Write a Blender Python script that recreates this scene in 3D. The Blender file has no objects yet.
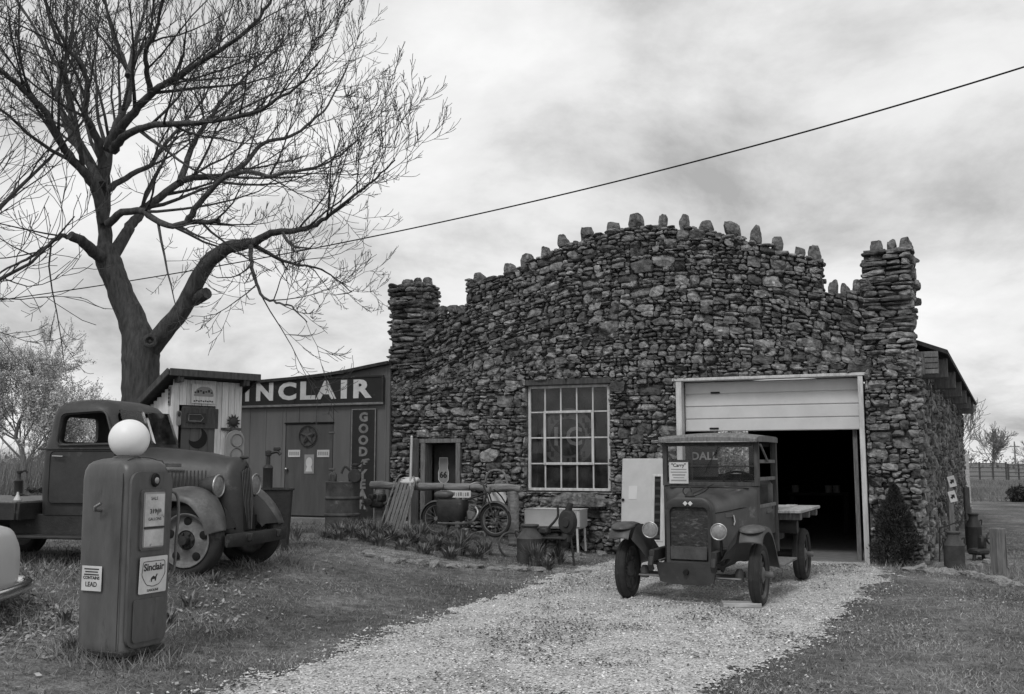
import bpy, bmesh, math, random
import numpy as np
from mathutils import Vector, Matrix, noise as mnoise
R_ = math.radians
PI = math.pi
random.seed(7); rng = np.random.default_rng(11)
scene = bpy.context.scene
COL = scene.collection

# ------------------------------------------------------------------ camera
F = 35/36*1024
PITCH = math.atan((463-347)/F)
CAMZ = 1.6
cam_d = bpy.data.cameras.new('camera'); cam = bpy.data.objects.new('camera', cam_d); COL.objects.link(cam)
cam_d.lens = 35; cam_d.sensor_width = 36; cam_d.clip_start = .05; cam_d.clip_end = 6000
cam.location = (0, 0, CAMZ); cam.rotation_euler = (PI/2+PITCH, 0, 0)
scene.camera = cam
FW = Vector((0, math.cos(PITCH), math.sin(PITCH))); UPV = Vector((0, -math.sin(PITCH), math.cos(PITCH)))
C0 = Vector((0, 0, CAMZ))
def ray(px, py): return FW*F + Vector((1, 0, 0))*(px-512) + UPV*(347-py)
def P(px, py, Y):
    d = ray(px, py); return C0 + d*(Y/d.y)
def sst(a, b, x):
    t = min(1, max(0, (x-a)/(b-a))); return t*t*(3-2*t)
def drive_left(y): return -4.9+.395*y
def G(x, y):
    d = (drive_left(y)-x)*.93
    z = .42*sst(0, 4.2, d)
    far = math.hypot(x, y)
    z *= 1-sst(60, 200, far)
    z += .02*math.sin(x*1.3+y*.7)*math.sin(y*.9-x*.4)*sst(.3, 2, abs(d))
    return z
def gnd(px, py):
    d = ray(px, py); z = 0
    for _ in range(30):
        t = (z-CAMZ)/d.z; p = C0+d*t; z = G(p.x, p.y)
    return Vector((p.x, p.y, z))

# ------------------------------------------------------------------ mesh builder
ID = Matrix.Identity(4)
def T(x, y, z): return Matrix.Translation((x, y, z))
def RX(a): return Matrix.Rotation(a, 4, 'X')
def RY(a): return Matrix.Rotation(a, 4, 'Y')
def RZ(a): return Matrix.Rotation(a, 4, 'Z')
class MB:
    def __init__(s): s.v = []; s.f = []
    def add(s, vs, fs, M=None):
        o = len(s.v)
        if M is not None: vs = [M @ Vector(v) for v in vs]
        s.v.extend([tuple(v) for v in vs]); s.f.extend([tuple(i+o for i in f) for f in fs]); return s
    def box(s, c, d, b=0., M=None):
        cx, cy, cz = c; hx, hy, hz = d[0]/2, d[1]/2, d[2]/2
        b = min(b, hx*.9, hy*.9, hz*.9)
        if b <= 0:
            vs = [(cx+i*hx, cy+j*hy, cz+k*hz) for i in (-1, 1) for j in (-1, 1) for k in (-1, 1)]
            fs = [(0, 1, 3, 2), (4, 6, 7, 5), (0, 4, 5, 1), (2, 3, 7, 6), (0, 2, 6, 4), (1, 5, 7, 3)]
            return s.add(vs, fs, M)
        vs = []; idx = {}
        for i in (-1, 1):
            for j in (-1, 1):
                for k in (-1, 1):
                    for a in range(3):
                        q = [hx-b, hy-b, hz-b]; q[a] += b
                        idx[(i, j, k, a)] = len(vs); vs.append((cx+i*q[0], cy+j*q[1], cz+k*q[2]))
        fs = []
        S = (-1, 1)
        cyc = [(-1, -1), (1, -1), (1, 1), (-1, 1)]
        for a in range(3):
            o1, o2 = (a+1) % 3, (a+2) % 3
            for sg in S:
                f = []
                for u, w in cyc:
                    t = [0, 0, 0]; t[a] = sg; t[o1] = u; t[o2] = w; f.append(idx[(*t, a)])
                fs.append(tuple(f if sg > 0 else f[::-1]))
        for a in range(3):
            o1, o2 = (a+1) % 3, (a+2) % 3
            for u in S:
                for w in S:
                    t0 = [0, 0, 0]; t0[a] = -1; t0[o1] = u; t0[o2] = w; t1 = list(t0); t1[a] = 1
                    f = [idx[(*t0, o1)], idx[(*t1, o1)], idx[(*t1, o2)], idx[(*t0, o2)]]
                    fs.append(tuple(f if u*w < 0 else f[::-1]))
        for i in S:
            for j in S:
                for k in S:
                    f = [idx[(i, j, k, a)] for a in range(3)]
                    fs.append(tuple(f if i*j*k > 0 else f[::-1]))
        return s.add(vs, fs, M)
    def grid(s, rows, cu=False, cv=False, M=None):
        m, n = len(rows), len(rows[0]); vs = [p for r in rows for p in r]; fs = []
        for i in range(m if cu else m-1):
            for j in range(n if cv else n-1):
                a, b = i, (i+1) % m; c, d = j, (j+1) % n
                fs.append((a*n+c, a*n+d, b*n+d, b*n+c))
        return s.add(vs, fs, M)
    def tube(s, pts, rad, n=8, cap=True, M=None):
        pts = [Vector(p) for p in pts]
        if not hasattr(rad, '__len__'): rad = [rad]*len(pts)
        rows = []; ref = None
        for i, p in enumerate(pts):
            d = (pts[min(i+1, len(pts)-1)]-pts[max(i-1, 0)])
            if d.length < 1e-9: d = Vector((0, 0, 1))
            d.normalize()
            if ref is None:
                ref = Vector((0, 0, 1)) if abs(d.z) < .9 else Vector((1, 0, 0))
            a = ref-d*ref.dot(d)
            if a.length < 1e-6: a = d.orthogonal()
            a.normalize(); b = d.cross(a); ref = a
            rows.append([p+(a*math.cos(2*PI*k/n)+b*math.sin(2*PI*k/n))*rad[i] for k in range(n)])
        o = len(s.v); s.grid(rows, cv=True, M=M)
        if cap:
            m = len(rows)
            s.f.append(tuple(o+k for k in range(n))[::-1]); s.f.append(tuple(o+(m-1)*n+k for k in range(n)))
        return s
    def lathe(s, prof, n=24, M=None):      # prof [(r,z)]
        rows = [[(r*math.cos(2*PI*k/n), r*math.sin(2*PI*k/n), z) for k in range(n)] for r, z in prof]
        return s.grid(rows, cv=True, M=M)
    def prism(s, poly, d0, d1, M=None):    # poly in xz, extruded along y
        n = len(poly); vs = [(x, d0, z) for x, z in poly]+[(x, d1, z) for x, z in poly]
        fs = [tuple(range(n)), tuple(range(2*n-1, n-1, -1))]+[(i, i+n, (i+1) % n+n, (i+1) % n) for i in range(n)]
        return s.add(vs, fs, M)
    def sphere(s, c, r, n=20, m=12, M=None):
        if not hasattr(r, '__len__'): r = (r, r, r)
        rows = [[(c[0]+r[0]*math.sin(PI*i/m)*math.cos(2*PI*k/n), c[1]+r[1]*math.sin(PI*i/m)*math.sin(2*PI*k/n), c[2]-r[2]*math.cos(PI*i/m)) for k in range(n)] for i in range(m+1)]
        return s.grid(rows, cv=True, M=M)
    def torus(s, R, r, n=28, m=10, M=None, a0=0, a1=2*PI):
        full = abs(a1-a0-2*PI) < 1e-6; k_ = n if full else n+1
        rows = [[((R+r*math.cos(2*PI*j/m))*math.cos(a0+(a1-a0)*i/n), (R+r*math.cos(2*PI*j/m))*math.sin(a0+(a1-a0)*i/n), r*math.sin(2*PI*j/m)) for j in range(m)] for i in range(k_)]
        return s.grid(rows, cu=full, cv=True, M=M)
    def mesh(s, name, smooth=40):
        me = bpy.data.meshes.new(name); me.from_pydata(s.v, [], s.f); me.validate()
        bm = bmesh.new(); bm.from_mesh(me)
        if len(bm.faces) < 60000: bmesh.ops.recalc_face_normals(bm, faces=bm.faces)
        bm.to_mesh(me); bm.free()
        if smooth:
            me.polygons.foreach_set('use_smooth', [True]*len(me.polygons))
            if smooth < 180: me.set_sharp_from_angle(angle=R_(smooth))
        return me
    def build(s, name, mat, parent=None, smooth=40, label=None, loc=None, rz=0):
        me = s.mesh(name, smooth); return put(name, me, mat, parent, label, loc, rz)
def put(name, me, mat, parent=None, label=None, loc=None, rz=0):
    o = bpy.data.objects.new(name, me); COL.objects.link(o)
    if mat:
        me.materials.clear(); me.materials.append(mat)
    if parent: o.parent = parent
    if label: o['label'] = label
    if loc is not None: o.location = loc
    if rz: o.rotation_euler.z = rz
    return o
def npmesh(name, V, FQ, mat, parent=None, smooth=False):
    """V (n,3) float array, FQ (m,k) int array"""
    me = bpy.data.meshes.new(name); k = FQ.shape[1]; m = len(FQ)
    me.vertices.add(len(V)); me.vertices.foreach_set('co', np.asarray(V, dtype=np.float32).ravel())
    me.loops.add(m*k); me.loops.foreach_set('vertex_index', FQ.astype(np.int32).ravel())
    me.polygons.add(m); me.polygons.foreach_set('loop_start', np.arange(0, m*k, k, dtype=np.int32))
    try: me.polygons.foreach_set('loop_total', np.full(m, k, dtype=np.int32))
    except Exception: pass
    me.polygons.foreach_set('use_smooth', np.full(m, smooth, dtype=bool))
    me.update(calc_edges=True); me.validate()
    return put(name, me, mat, parent)
def tag(o, label=None, cat=None, group=None, kind=None):
    for k, v in (('label', label), ('category', cat), ('group', group), ('kind', kind)):
        if v: o[k] = v
    return o
def thing(name, label, cat, loc=(0, 0, 0), rz=0, group=None, rot=None):
    o = bpy.data.objects.new(name, None); COL.objects.link(o); o.empty_display_size = .2
    o.location = loc; o.rotation_euler = rot if rot else (0, 0, rz)
    return tag(o, label, cat, group)
def dup(root, loc, rz=None, label=None, sc=None):
    kids = {}
    for o in bpy.data.objects:
        if o.parent: kids.setdefault(o.parent, []).append(o)
    def cp(o, par):
        c = o.copy(); COL.objects.link(c)
        if par: c.parent = par
        for k in kids.get(o, []): cp(k, c)
        return c
    c = cp(root, None); c.location = loc
    if rz is not None: c.rotation_euler.z = rz
    if label: c['label'] = label
    if sc: c.scale = sc if hasattr(sc, '__len__') else (sc, sc, sc)
    return c
def text(s, size, mat, parent, M, name='lettering', off=0., ext=.002, sx=1., align='CENTER'):
    cu = bpy.data.curves.new(name, 'FONT'); cu.body = s; cu.size = size; cu.align_x = align; cu.align_y = 'CENTER'
    cu.offset = off; cu.extrude = ext; cu.resolution_u = 3
    tmp = bpy.data.objects.new('tmp', cu); COL.objects.link(tmp)
    dg = bpy.context.evaluated_depsgraph_get(); me = bpy.data.meshes.new_from_object(tmp.evaluated_get(dg))
    bpy.data.objects.remove(tmp)
    me.transform(M @ Matrix.Diagonal((sx, 1, 1, 1)))
    return put(name, me, mat, parent)
FACE_FRONT = RX(PI/2)      # text in xy -> standing in xz, facing -y
def boolean_cut(me, cutters, name):
    """subtract each cutter mesh from me, return the new mesh"""
    o = bpy.data.objects.new('tmp_a', me); COL.objects.link(o); cs = []
    for c in cutters:
        b = bpy.data.objects.new('tmp_b', c); COL.objects.link(b); cs.append(b)
        md = o.modifiers.new('b', 'BOOLEAN'); md.object = b; md.operation = 'DIFFERENCE'; md.solver = 'EXACT'
    dg = bpy.context.evaluated_depsgraph_get(); dg.update()
    out = bpy.data.meshes.new_from_object(o.evaluated_get(dg)); out.name = name
    for b in cs+[o]: bpy.data.objects.remove(b)
    out.polygons.foreach_set('use_smooth', [True]*len(out.polygons)); out.set_sharp_from_angle(angle=R_(35))
    return out

# ------------------------------------------------------------------ materials (all in greys: the place is photographed in black and white)
def nodes(m): return m.node_tree.nodes, m.node_tree.links
def base_mat(name):
    m = bpy.data.materials.new(name); m.use_nodes = True
    return m
def ramp(N, stops, interp='LINEAR'):
    r = N.new('ShaderNodeValToRGB'); r.color_ramp.interpolation = interp
    e = r.color_ramp.elements
    while len(e) < len(stops): e.new(.5)
    for q, (p, c) in zip(e, stops):
        q.position = p; q.color = (c, c, c, 1)
    return r
def mat(name, a, b=None, rough=.7, scale=6., detail=6, lo=.35, hi=.65, bump=.15, bscale=None, metal=0., spec=.3, island=0., stretch=(1, 1, 1), c2=None, c2s=3., c2t=(.6, .68)):
    """grey paint/wood/rust: two tones a,b mixed by noise; island = per-piece brightness spread; c2 = a third tone in blotches"""
    m = base_mat(name); N, L = nodes(m); bs = N['Principled BSDF']
    if b is None: b = a*.75
    tc = N.new('ShaderNodeTexCoord'); mp = N.new('ShaderNodeMapping'); mp.inputs['Scale'].default_value = stretch
    L.new(tc.outputs['Object'], mp.inputs[0])
    nz = N.new('ShaderNodeTexNoise'); nz.inputs['Scale'].default_value = scale; nz.inputs['Detail'].default_value = detail; nz.inputs['Roughness'].default_value = .65
    L.new(mp.outputs[0], nz.inputs['Vector'])
    r = ramp(N, [(lo, b), (hi, a)]); L.new(nz.outputs[0], r.inputs[0]); col = r.outputs[0]
    if c2 is not None:
        n2 = N.new('ShaderNodeTexNoise'); n2.inputs['Scale'].default_value = c2s; n2.inputs['Detail'].default_value = 8; n2.inputs['Roughness'].default_value = .7
        L.new(mp.outputs[0], n2.inputs['Vector']); r2 = ramp(N, [(c2t[0], 0), (c2t[1], 1)]); L.new(n2.outputs[0], r2.inputs[0])
        mx = N.new('ShaderNodeMixRGB'); L.new(r2.outputs[0], mx.inputs[0]); L.new(col, mx.inputs[1]); mx.inputs[2].default_value = (c2, c2, c2, 1); col = mx.outputs[0]
    if island:
        g = N.new('ShaderNodeNewGeometry'); mr = N.new('ShaderNodeMapRange'); mr.inputs[3].default_value = 1-island; mr.inputs[4].default_value = 1+island
        L.new(g.outputs['Random Per Island'], mr.inputs[0])
        mx = N.new('ShaderNodeMixRGB'); mx.blend_type = 'MULTIPLY'; mx.inputs[0].default_value = 1
        L.new(col, mx.inputs[1]); L.new(mr.outputs[0], mx.inputs[2]); col = mx.outputs[0]
    L.new(col, bs.inputs['Base Color'])
    rr = N.new('ShaderNodeMapRange'); rr.inputs[3].default_value = max(.05, rough-.1); rr.inputs[4].default_value = min(1, rough+.12)
    L.new(nz.outputs[0], rr.inputs[0]); L.new(rr.outputs[0], bs.inputs['Roughness'])
    bs.inputs['Metallic'].default_value = metal; bs.inputs['Specular IOR Level'].default_value = spec
    if bump:
        nb = N.new('ShaderNodeTexNoise'); nb.inputs['Scale'].default_value = bscale or scale*5; nb.inputs['Detail'].default_value = 5
        L.new(mp.outputs[0], nb.inputs['Vector'])
        bp = N.new('ShaderNodeBump'); bp.inputs['Strength'].default_value = bump; bp.inputs['Distance'].default_value = .02
        L.new(nb.outputs[0], bp.inputs['Height']); L.new(bp.outputs[0], bs.inputs['Normal'])
    return m
def glass_mat(name, tint=.85, ior=1.45, dirt_glare=.06):
    m = base_mat(name); N, L = nodes(m); N.remove(N['Principled BSDF']); out = N['Material Output']
    tr = N.new('ShaderNodeBsdfTransparent'); tr.inputs[0].default_value = (tint,)*3+(1,)
    gl = N.new('ShaderNodeBsdfGlossy'); gl.inputs['Roughness'].default_value = .03; gl.inputs[0].default_value = (.9,)*3+(1,)
    df = N.new('ShaderNodeBsdfDiffuse'); df.inputs[0].default_value = (.45,)*3+(1,)
    fr = N.new('ShaderNodeFresnel'); fr.inputs[0].default_value = ior
    m1 = N.new('ShaderNodeMixShader'); L.new(fr.outputs[0], m1.inputs[0]); L.new(tr.outputs[0], m1.inputs[1]); L.new(gl.outputs[0], m1.inputs[2])
    tc = N.new('ShaderNodeTexCoord'); nz = N.new('ShaderNodeTexNoise'); nz.inputs['Scale'].default_value = 5; nz.inputs['Detail'].default_value = 6
    L.new(tc.outputs['Object'], nz.inputs[0]); r = ramp(N, [(.35, dirt_glare*.3), (.7, dirt_glare*1.6)]); L.new(nz.outputs[0], r.inputs[0])
    m2 = N.new('ShaderNodeMixShader'); L.new(r.outputs[0], m2.inputs[0]); L.new(m1.outputs[0], m2.inputs[1]); L.new(df.outputs[0], m2.inputs[2])
    L.new(m2.outputs[0], out.inputs[0]); return m

M_ = {}
M_['stone'] = mat('field_stone', .27, .068, rough=.9, scale=11, lo=.36, hi=.68, bump=1., bscale=24, island=.6, c2=.46, c2s=6, c2t=(.60, .70))
M_['mortar'] = mat('mortar', .15, .08, rough=.95, scale=20, bump=.5)
M_['pale_trim'] = mat('white_trim_paint', .62, .40, rough=.6, scale=5, bump=.1, c2=.30, c2s=14, c2t=(.66, .72), stretch=(3, 3, .5))
M_['pale_door'] = mat('white_door_paint', .62, .54, rough=.55, scale=2, bump=.03, c2=.3, c2s=5, c2t=(.68, .8))
M_['old_wood'] = mat('grey_wood', .22, .11, rough=.85, scale=8, bump=.4, bscale=30, stretch=(4, 4, .5), island=.15)
M_['dark_wood'] = mat('dark_wood', .10, .05, rough=.85, scale=8, bump=.4, bscale=30, stretch=(3, 3, .5), island=.2)
M_['log'] = mat('log_wood', .26, .12, rough=.85, scale=5, bump=.5, bscale=20, stretch=(.6, 5, 5))
M_['pale_wood'] = mat('pale_board', .50, .26, rough=.8, scale=6, bump=.3, bscale=24, stretch=(.6, 5, 3), island=.15)
M_['white_board'] = mat('whitewashed_board', .74, .50, rough=.8, scale=5, bump=.35, bscale=18, stretch=(5, 5, .5), island=.14, c2=.22, c2s=5, c2t=(.62, .75))
M_['siding'] = mat('grey_siding', .15, .12, rough=.7, scale=2, bump=.06, stretch=(2, 2, .3), island=.05)
M_['door_paint'] = mat('dull_door_paint', .095, .07, rough=.65, scale=3, bump=.08, stretch=(3, 3, .4))
M_['roofing'] = mat('dark_roofing', .06, .03, rough=.9, scale=10, bump=.4)
M_['dark_metal'] = mat('dark_iron', .035, .02, rough=.6, scale=8, bump=.2, spec=.4, c2=.08, c2s=6)
M_['black'] = mat('flat_black', .012, .008, rough=.8, bump=0)
M_['tyre'] = mat('old_rubber', .035, .022, rough=.8, scale=12, bump=.2, c2=.06, c2s=4)
M_['truck_paint'] = mat('rusty_truck_paint', .036, .018, rough=.5, scale=4, bump=.12, spec=.55, c2=.085, c2s=3.2, c2t=(.58, .7))
M_['fender_paint'] = mat('worn_fender_paint', .11, .05, rough=.42, scale=5, bump=.1, spec=.4, c2=.15, c2s=4, c2t=(.56, .68))
M_['lorry_paint'] = mat('matte_lorry_paint', .07, .038, rough=.46, scale=3.5, bump=.10, spec=.5, c2=.13, c2s=3)
M_['pump_paint'] = mat('faded_pump_enamel', .10, .062, rough=.40, scale=3.5, bump=.10, bscale=5, spec=.5, c2=.045, c2s=6, c2t=(.58, .70), stretch=(2., 2., .55))
M_['rim_paint'] = mat('wheel_rim_paint', .20, .11, rough=.6, scale=9, bump=.1, c2=.26, c2s=8)
M_['chrome'] = mat('chrome', .75, .6, rough=.16, scale=6, bump=0, metal=1)
M_['dull_chrome'] = mat('dull_chrome', .5, .32, rough=.35, scale=8, bump=.05, metal=1)
M_['white_enamel'] = mat('white_enamel', .52, .44, rough=.4, scale=3, bump=.03, c2=.2, c2s=7, c2t=(.7, .76))
M_['car_white'] = mat('cream_car_paint', .55, .5, rough=.35, scale=3, bump=.02, spec=.5)
M_['globe'] = mat('milk_glass', .82, .76, rough=.4, scale=2, bump=.02, spec=.4)
M_['sign_white'] = mat('sign_white', .66, .5, rough=.5, scale=5, bump=0, c2=.3, c2s=9, c2t=(.7, .75))
M_['sign_black'] = mat('sign_dark', .025, .018, rough=.5, scale=5, bump=.02, c2=.05, c2s=6)
M_['sign_grey'] = mat('sign_grey', .30, .24, rough=.5, scale=5, bump=0)
M_['letter'] = mat('sign_letter_white', .66, .55, rough=.5, scale=7, bump=0, c2=.3, c2s=9, c2t=(.68, .73))
M_['letter_grey'] = mat('sign_letter_grey', .24, .14, rough=.6, scale=9, bump=0)
M_['letter_black'] = mat('sign_letter_black', .03, .025, rough=.6, bump=0)
M_['paper'] = mat('paper', .60, .5, rough=.7, scale=3, bump=0)
M_['rust_can'] = mat('rusty_can', .09, .045, rough=.7, scale=6, bump=.15, c2=.15, c2s=4)
M_['can_grey'] = mat('galvanised_can', .16, .10, rough=.6, scale=6, bump=.1, c2=.22, c2s=5)
M_['bark'] = mat('tree_bark', .105, .04, rough=.95, scale=7, bump=1., bscale=16, stretch=(2, 2, .45))
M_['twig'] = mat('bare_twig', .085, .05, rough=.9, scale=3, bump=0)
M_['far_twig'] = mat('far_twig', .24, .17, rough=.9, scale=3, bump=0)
M_['bud'] = mat('pale_buds', .70, .5, rough=.9, scale=3, bump=0, island=.35)
M_['conifer'] = mat('conifer_sprays', .055, .03, rough=.9, scale=6, bump=0, island=.5)
M_['leafgreen'] = mat('strap_leaf', .17, .10, rough=.7, scale=6, bump=0, island=.45)
M_['grassblade'] = mat('grass_blade', .34, .13, rough=.9, scale=.7, detail=9, lo=.36, hi=.66, bump=0, island=.45)
M_['dry'] = mat('dry_leaf', .36, .17, rough=.9, scale=4, bump=0, island=.5)
M_['fieldgrass'] = mat('field_grass', .20, .13, rough=.9, scale=.5, bump=0, island=.2)
M_['drygrass'] = mat('dry_tall_grass', .26, .15, rough=.9, scale=.7, bump=0, island=.5)
M_['pebble'] = mat('limestone_chip', .62, .44, rough=.9, scale=8, bump=.2, island=.5)
M_['rock'] = mat('edging_rock', .42, .18, rough=.95, scale=8, bump=.8, bscale=20, island=.3)
M_['leather'] = mat('worn_leather', .12, .07, rough=.55, scale=8, bump=.2)
M_['glass'] = glass_mat('window_glass', .78, 1.36, .05)  # dirt film raised so its pale tone also stands in for reflections
M_['cab_glass'] = glass_mat('cab_glass', .88, 1.35, .02)
M_['lens'] = mat('headlamp_lens', .26, .16, rough=.15, scale=14, bump=.25, bscale=60, spec=.6)
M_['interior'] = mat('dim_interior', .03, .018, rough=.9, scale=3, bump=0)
M_['concrete'] = mat('concrete', .22, .15, rough=.9, scale=5, bump=.2)

def ground_mat():
    m = base_mat('lawn_soil'); N, L = nodes(m); bs = N['Principled BSDF']; tc = N.new('ShaderNodeTexCoord')
    def nz(s, d=8, r=.7):
        n = N.new('ShaderNodeTexNoise'); n.inputs['Scale'].default_value = s; n.inputs['Detail'].default_value = d; n.inputs['Roughness'].default_value = r
        L.new(tc.outputs['Object'], n.inputs[0]); return n
    a = nz(.45); b = nz(9); c = nz(55, 4)
    r1 = ramp(N, [(.32, .08), (.5, .14), (.66, .28)]); L.new(a.outputs[0], r1.inputs[0])
    r2 = ramp(N, [(.3, .45), (.55, 1.), (.75, 1.6)]); L.new(b.outputs[0], r2.inputs[0])
    r3 = ramp(N, [(.3, .4), (.5, 1.), (.7, 1.7)]); L.new(c.outputs[0], r3.inputs[0])
    m1 = N.new('ShaderNodeMixRGB'); m1.blend_type = 'MULTIPLY'; m1.inputs[0].default_value = 1; L.new(r1.outputs[0], m1.inputs[1]); L.new(r2.outputs[0], m1.inputs[2])
    m2 = N.new('ShaderNodeMixRGB'); m2.blend_type = 'MULTIPLY'; m2.inputs[0].default_value = 1; L.new(m1.outputs[0], m2.inputs[1]); L.new(r3.outputs[0], m2.inputs[2])
    L.new(m2.outputs[0], bs.inputs['Base Color']); bs.inputs['Roughness'].default_value = .95; bs.inputs['Specular IOR Level'].default_value = .1
    bp = N.new('ShaderNodeBump'); bp.inputs['Strength'].default_value = .8; bp.inputs['Distance'].default_value = .04; L.new(b.outputs[0], bp.inputs['Height'])
    bp2 = N.new('ShaderNodeBump'); bp2.inputs['Strength'].default_value = .7; bp2.inputs['Distance'].default_value = .02; L.new(c.outputs[0], bp2.inputs['Height']); L.new(bp.outputs[0], bp2.inputs['Normal'])
    L.new(bp2.outputs[0], bs.inputs['Normal']); return m
def gravel_mat():
    m = base_mat('limestone_gravel'); N, L = nodes(m); bs = N['Principled BSDF']; tc = N.new('ShaderNodeTexCoord')
    v = N.new('ShaderNodeTexVoronoi'); v.inputs['Scale'].default_value = 66; L.new(tc.outputs['Object'], v.inputs['Vector'])
    bw = N.new('ShaderNodeRGBToBW'); L.new(v.outputs['Color'], bw.inputs[0]); r = ramp(N, [(.12, .20), (.4, .46), (.8, .68)]); L.new(bw.outputs[0], r.inputs[0])
    n = N.new('ShaderNodeTexNoise'); n.inputs['Scale'].default_value = 1.1; n.inputs['Detail'].default_value = 7; n.inputs['Roughness'].default_value = .75; L.new(tc.outputs['Object'], n.inputs[0])
    r2 = ramp(N, [(.34, .55), (.50, 1.)]); L.new(n.outputs[0], r2.inputs[0])
    mx = N.new('ShaderNodeMixRGB'); mx.blend_type = 'MULTIPLY'; mx.inputs[0].default_value = 1; L.new(r.outputs[0], mx.inputs[1]); L.new(r2.outputs[0], mx.inputs[2])
    L.new(mx.outputs[0], bs.inputs['Base Color']); bs.inputs['Roughness'].default_value = .95
    bp = N.new('ShaderNodeBump'); bp.invert = True; bp.inputs['Strength'].default_value = .9; bp.inputs['Distance'].default_value = .015; L.new(v.outputs['Distance'], bp.inputs['Height']); L.new(bp.outputs[0], bs.inputs['Normal'])
    return m
M_['ground'] = ground_mat(); M_['gravel'] = gravel_mat()

# ------------------------------------------------------------------ sky and sun
SUN_EL, SUN_AZ = R_(50), R_(205)       # azimuth clockwise from +y: behind the camera, a little left
w = bpy.data.worlds.new('World'); scene.world = w; w.use_nodes = True
N, L = w.node_tree.nodes, w.node_tree.links
bg = N['Background']; bg.inputs[1].default_value = .1
sk = N.new('ShaderNodeTexSky'); sk.sky_type = 'NISHITA'; sk.sun_disc = False; sk.sun_elevation = SUN_EL; sk.sun_rotation = SUN_AZ
bw = N.new('ShaderNodeRGBToBW'); L.new(sk.outputs[0], bw.inputs[0])
tc = N.new('ShaderNodeTexCoord'); sp = N.new('ShaderNodeSeparateXYZ'); L.new(tc.outputs['Generated'], sp.inputs[0])
ad = N.new('ShaderNodeMath'); ad.operation = 'ADD'; ad.inputs[1].default_value = .30; ab = N.new('ShaderNodeMath'); ab.operation = 'ABSOLUTE'
L.new(sp.outputs[2], ab.inputs[0]); L.new(ab.outputs[0], ad.inputs[0])
dv = []
for k in (0, 1):
    d = N.new('ShaderNodeMath'); d.operation = 'DIVIDE'; L.new(sp.outputs[k], d.inputs[0]); L.new(ad.outputs[0], d.inputs[1]); dv.append(d)
cb = N.new('ShaderNodeCombineXYZ'); L.new(dv[0].outputs[0], cb.inputs[0]); L.new(dv[1].outputs[0], cb.inputs[1])
mp = N.new('ShaderNodeMapping'); mp.inputs['Location'].default_value = (3.4, 1.7, 0); L.new(cb.outputs[0], mp.inputs[0])
nz = N.new('ShaderNodeTexNoise'); nz.inputs['Scale'].default_value = 1.7; nz.inputs['Detail'].default_value = 9; nz.inputs['Roughness'].default_value = .60; nz.inputs['Distortion'].default_value = .25
L.new(mp.outputs[0], nz.inputs[0])
cr = ramp(N, [(.32, 3.4), (.44, 5.2), (.54, 6.6), (.68, 7.6)]); 
for e in cr.color_ramp.elements: e.color = (e.color[0]/10, e.color[1]/10, e.color[2]/10, 1)
L.new(nz.outputs[0], cr.inputs[0])
sc10 = N.new('ShaderNodeMath'); sc10.operation = 'MULTIPLY'; sc10.inputs[1].default_value = 10; L.new(cr.outputs[0], sc10.inputs[0])
mix = N.new('ShaderNodeMix'); mix.data_type = 'FLOAT'; mix.inputs[0].default_value = .95; L.new(bw.outputs[0], mix.inputs[2]); L.new(sc10.outputs[0], mix.inputs[3])
L.new(mix.outputs[0], bg.inputs[0])
sd = bpy.data.lights.new('sun', 'SUN'); sd.energy = 1.1; sd.angle = R_(14); sd.color = (1, 1, 1)
so = bpy.data.objects.new('sun', sd); COL.objects.link(so)
sdir = Vector((math.sin(SUN_AZ)*math.cos(SUN_EL), math.cos(SUN_AZ)*math.cos(SUN_EL), math.sin(SUN_EL)))
so.rotation_euler = sdir.to_track_quat('Z', 'Y').to_euler(); so.location = (0, -5, 12)
vs = scene.view_settings; vs.view_transform = 'Standard'; vs.look = 'None'; vs.exposure = .38; vs.gamma = 1; vs.use_curve_mapping = False
scene.cycles.use_denoising = True
scene.cycles.max_bounces = 6; scene.cycles.transparent_max_bounces = 12
# ------------------------------------------------------------------ ground sheets
def spaced(lo, hi, step, far, n):
    mid = list(np.arange(lo, hi+1e-6, step)); g = [(far/8)**(i/n)*8-8+step*i for i in range(1, n+1)]
    return np.array([lo-q for q in g[::-1]]+mid+[hi+q for q in g])
xs = spaced(-14, 12, .2, 3500, 26); ys = spaced(3, 30, .2, 3500, 26)
V = np.array([[x, y, G(x, y)] for x in xs for y in ys]); nx, ny = len(xs), len(ys)
I = np.arange(nx*ny).reshape(nx, ny)
FQ = np.stack([I[:-1, :-1], I[1:, :-1], I[1:, 1:], I[:-1, 1:]], -1).reshape(-1, 4)
tag(npmesh('ground', V, FQ, M_['ground'], smooth=True), 'lawn of short worn grass sloping up to the left', kind='structure')

def nz2(x, y, s, o=0): return mnoise.noise(Vector((x*s+o, y*s-o, .37+o)))
DL = [gnd(*p) for p in ((90, 755), (200, 694), (330, 650), (460, 608), (560, 577), (618, 562), (640, 556), (672, 548))]
DR = [gnd(*p) for p in ((690, 755), (725, 694), (765, 665), (805, 640), (850, 606), (880, 580), (882, 569), (866, 562))]
def edge_at(pts, y):
    pts = sorted(pts, key=lambda p: p.y)
    if y <= pts[0].y: a, b = pts[0], pts[1]
    elif y >= pts[-1].y: return pts[-1].x
    else:
        for a, b in zip(pts, pts[1:]):
            if a.y <= y <= b.y: break
    return a.x+(b.x-a.x)*(y-a.y)/(b.y-a.y)
def in_drive(x, y):
    """signed: >0 inside (metres from the nearer edge)"""
    return min(x-edge_at(DL, y), edge_at(DR, y)-x)
YMAX = max(DL[-1].y, DR[-1].y)
def drive_noise(x, y): return .26*nz2(x, y, .9)+.20*nz2(x, y, 2.7, 3)+.16*nz2(x, y, 9, 5)+.16*nz2(x, y, 23, 8)
vs_, fs_, ix = [], [], {}
st = .035
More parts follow.
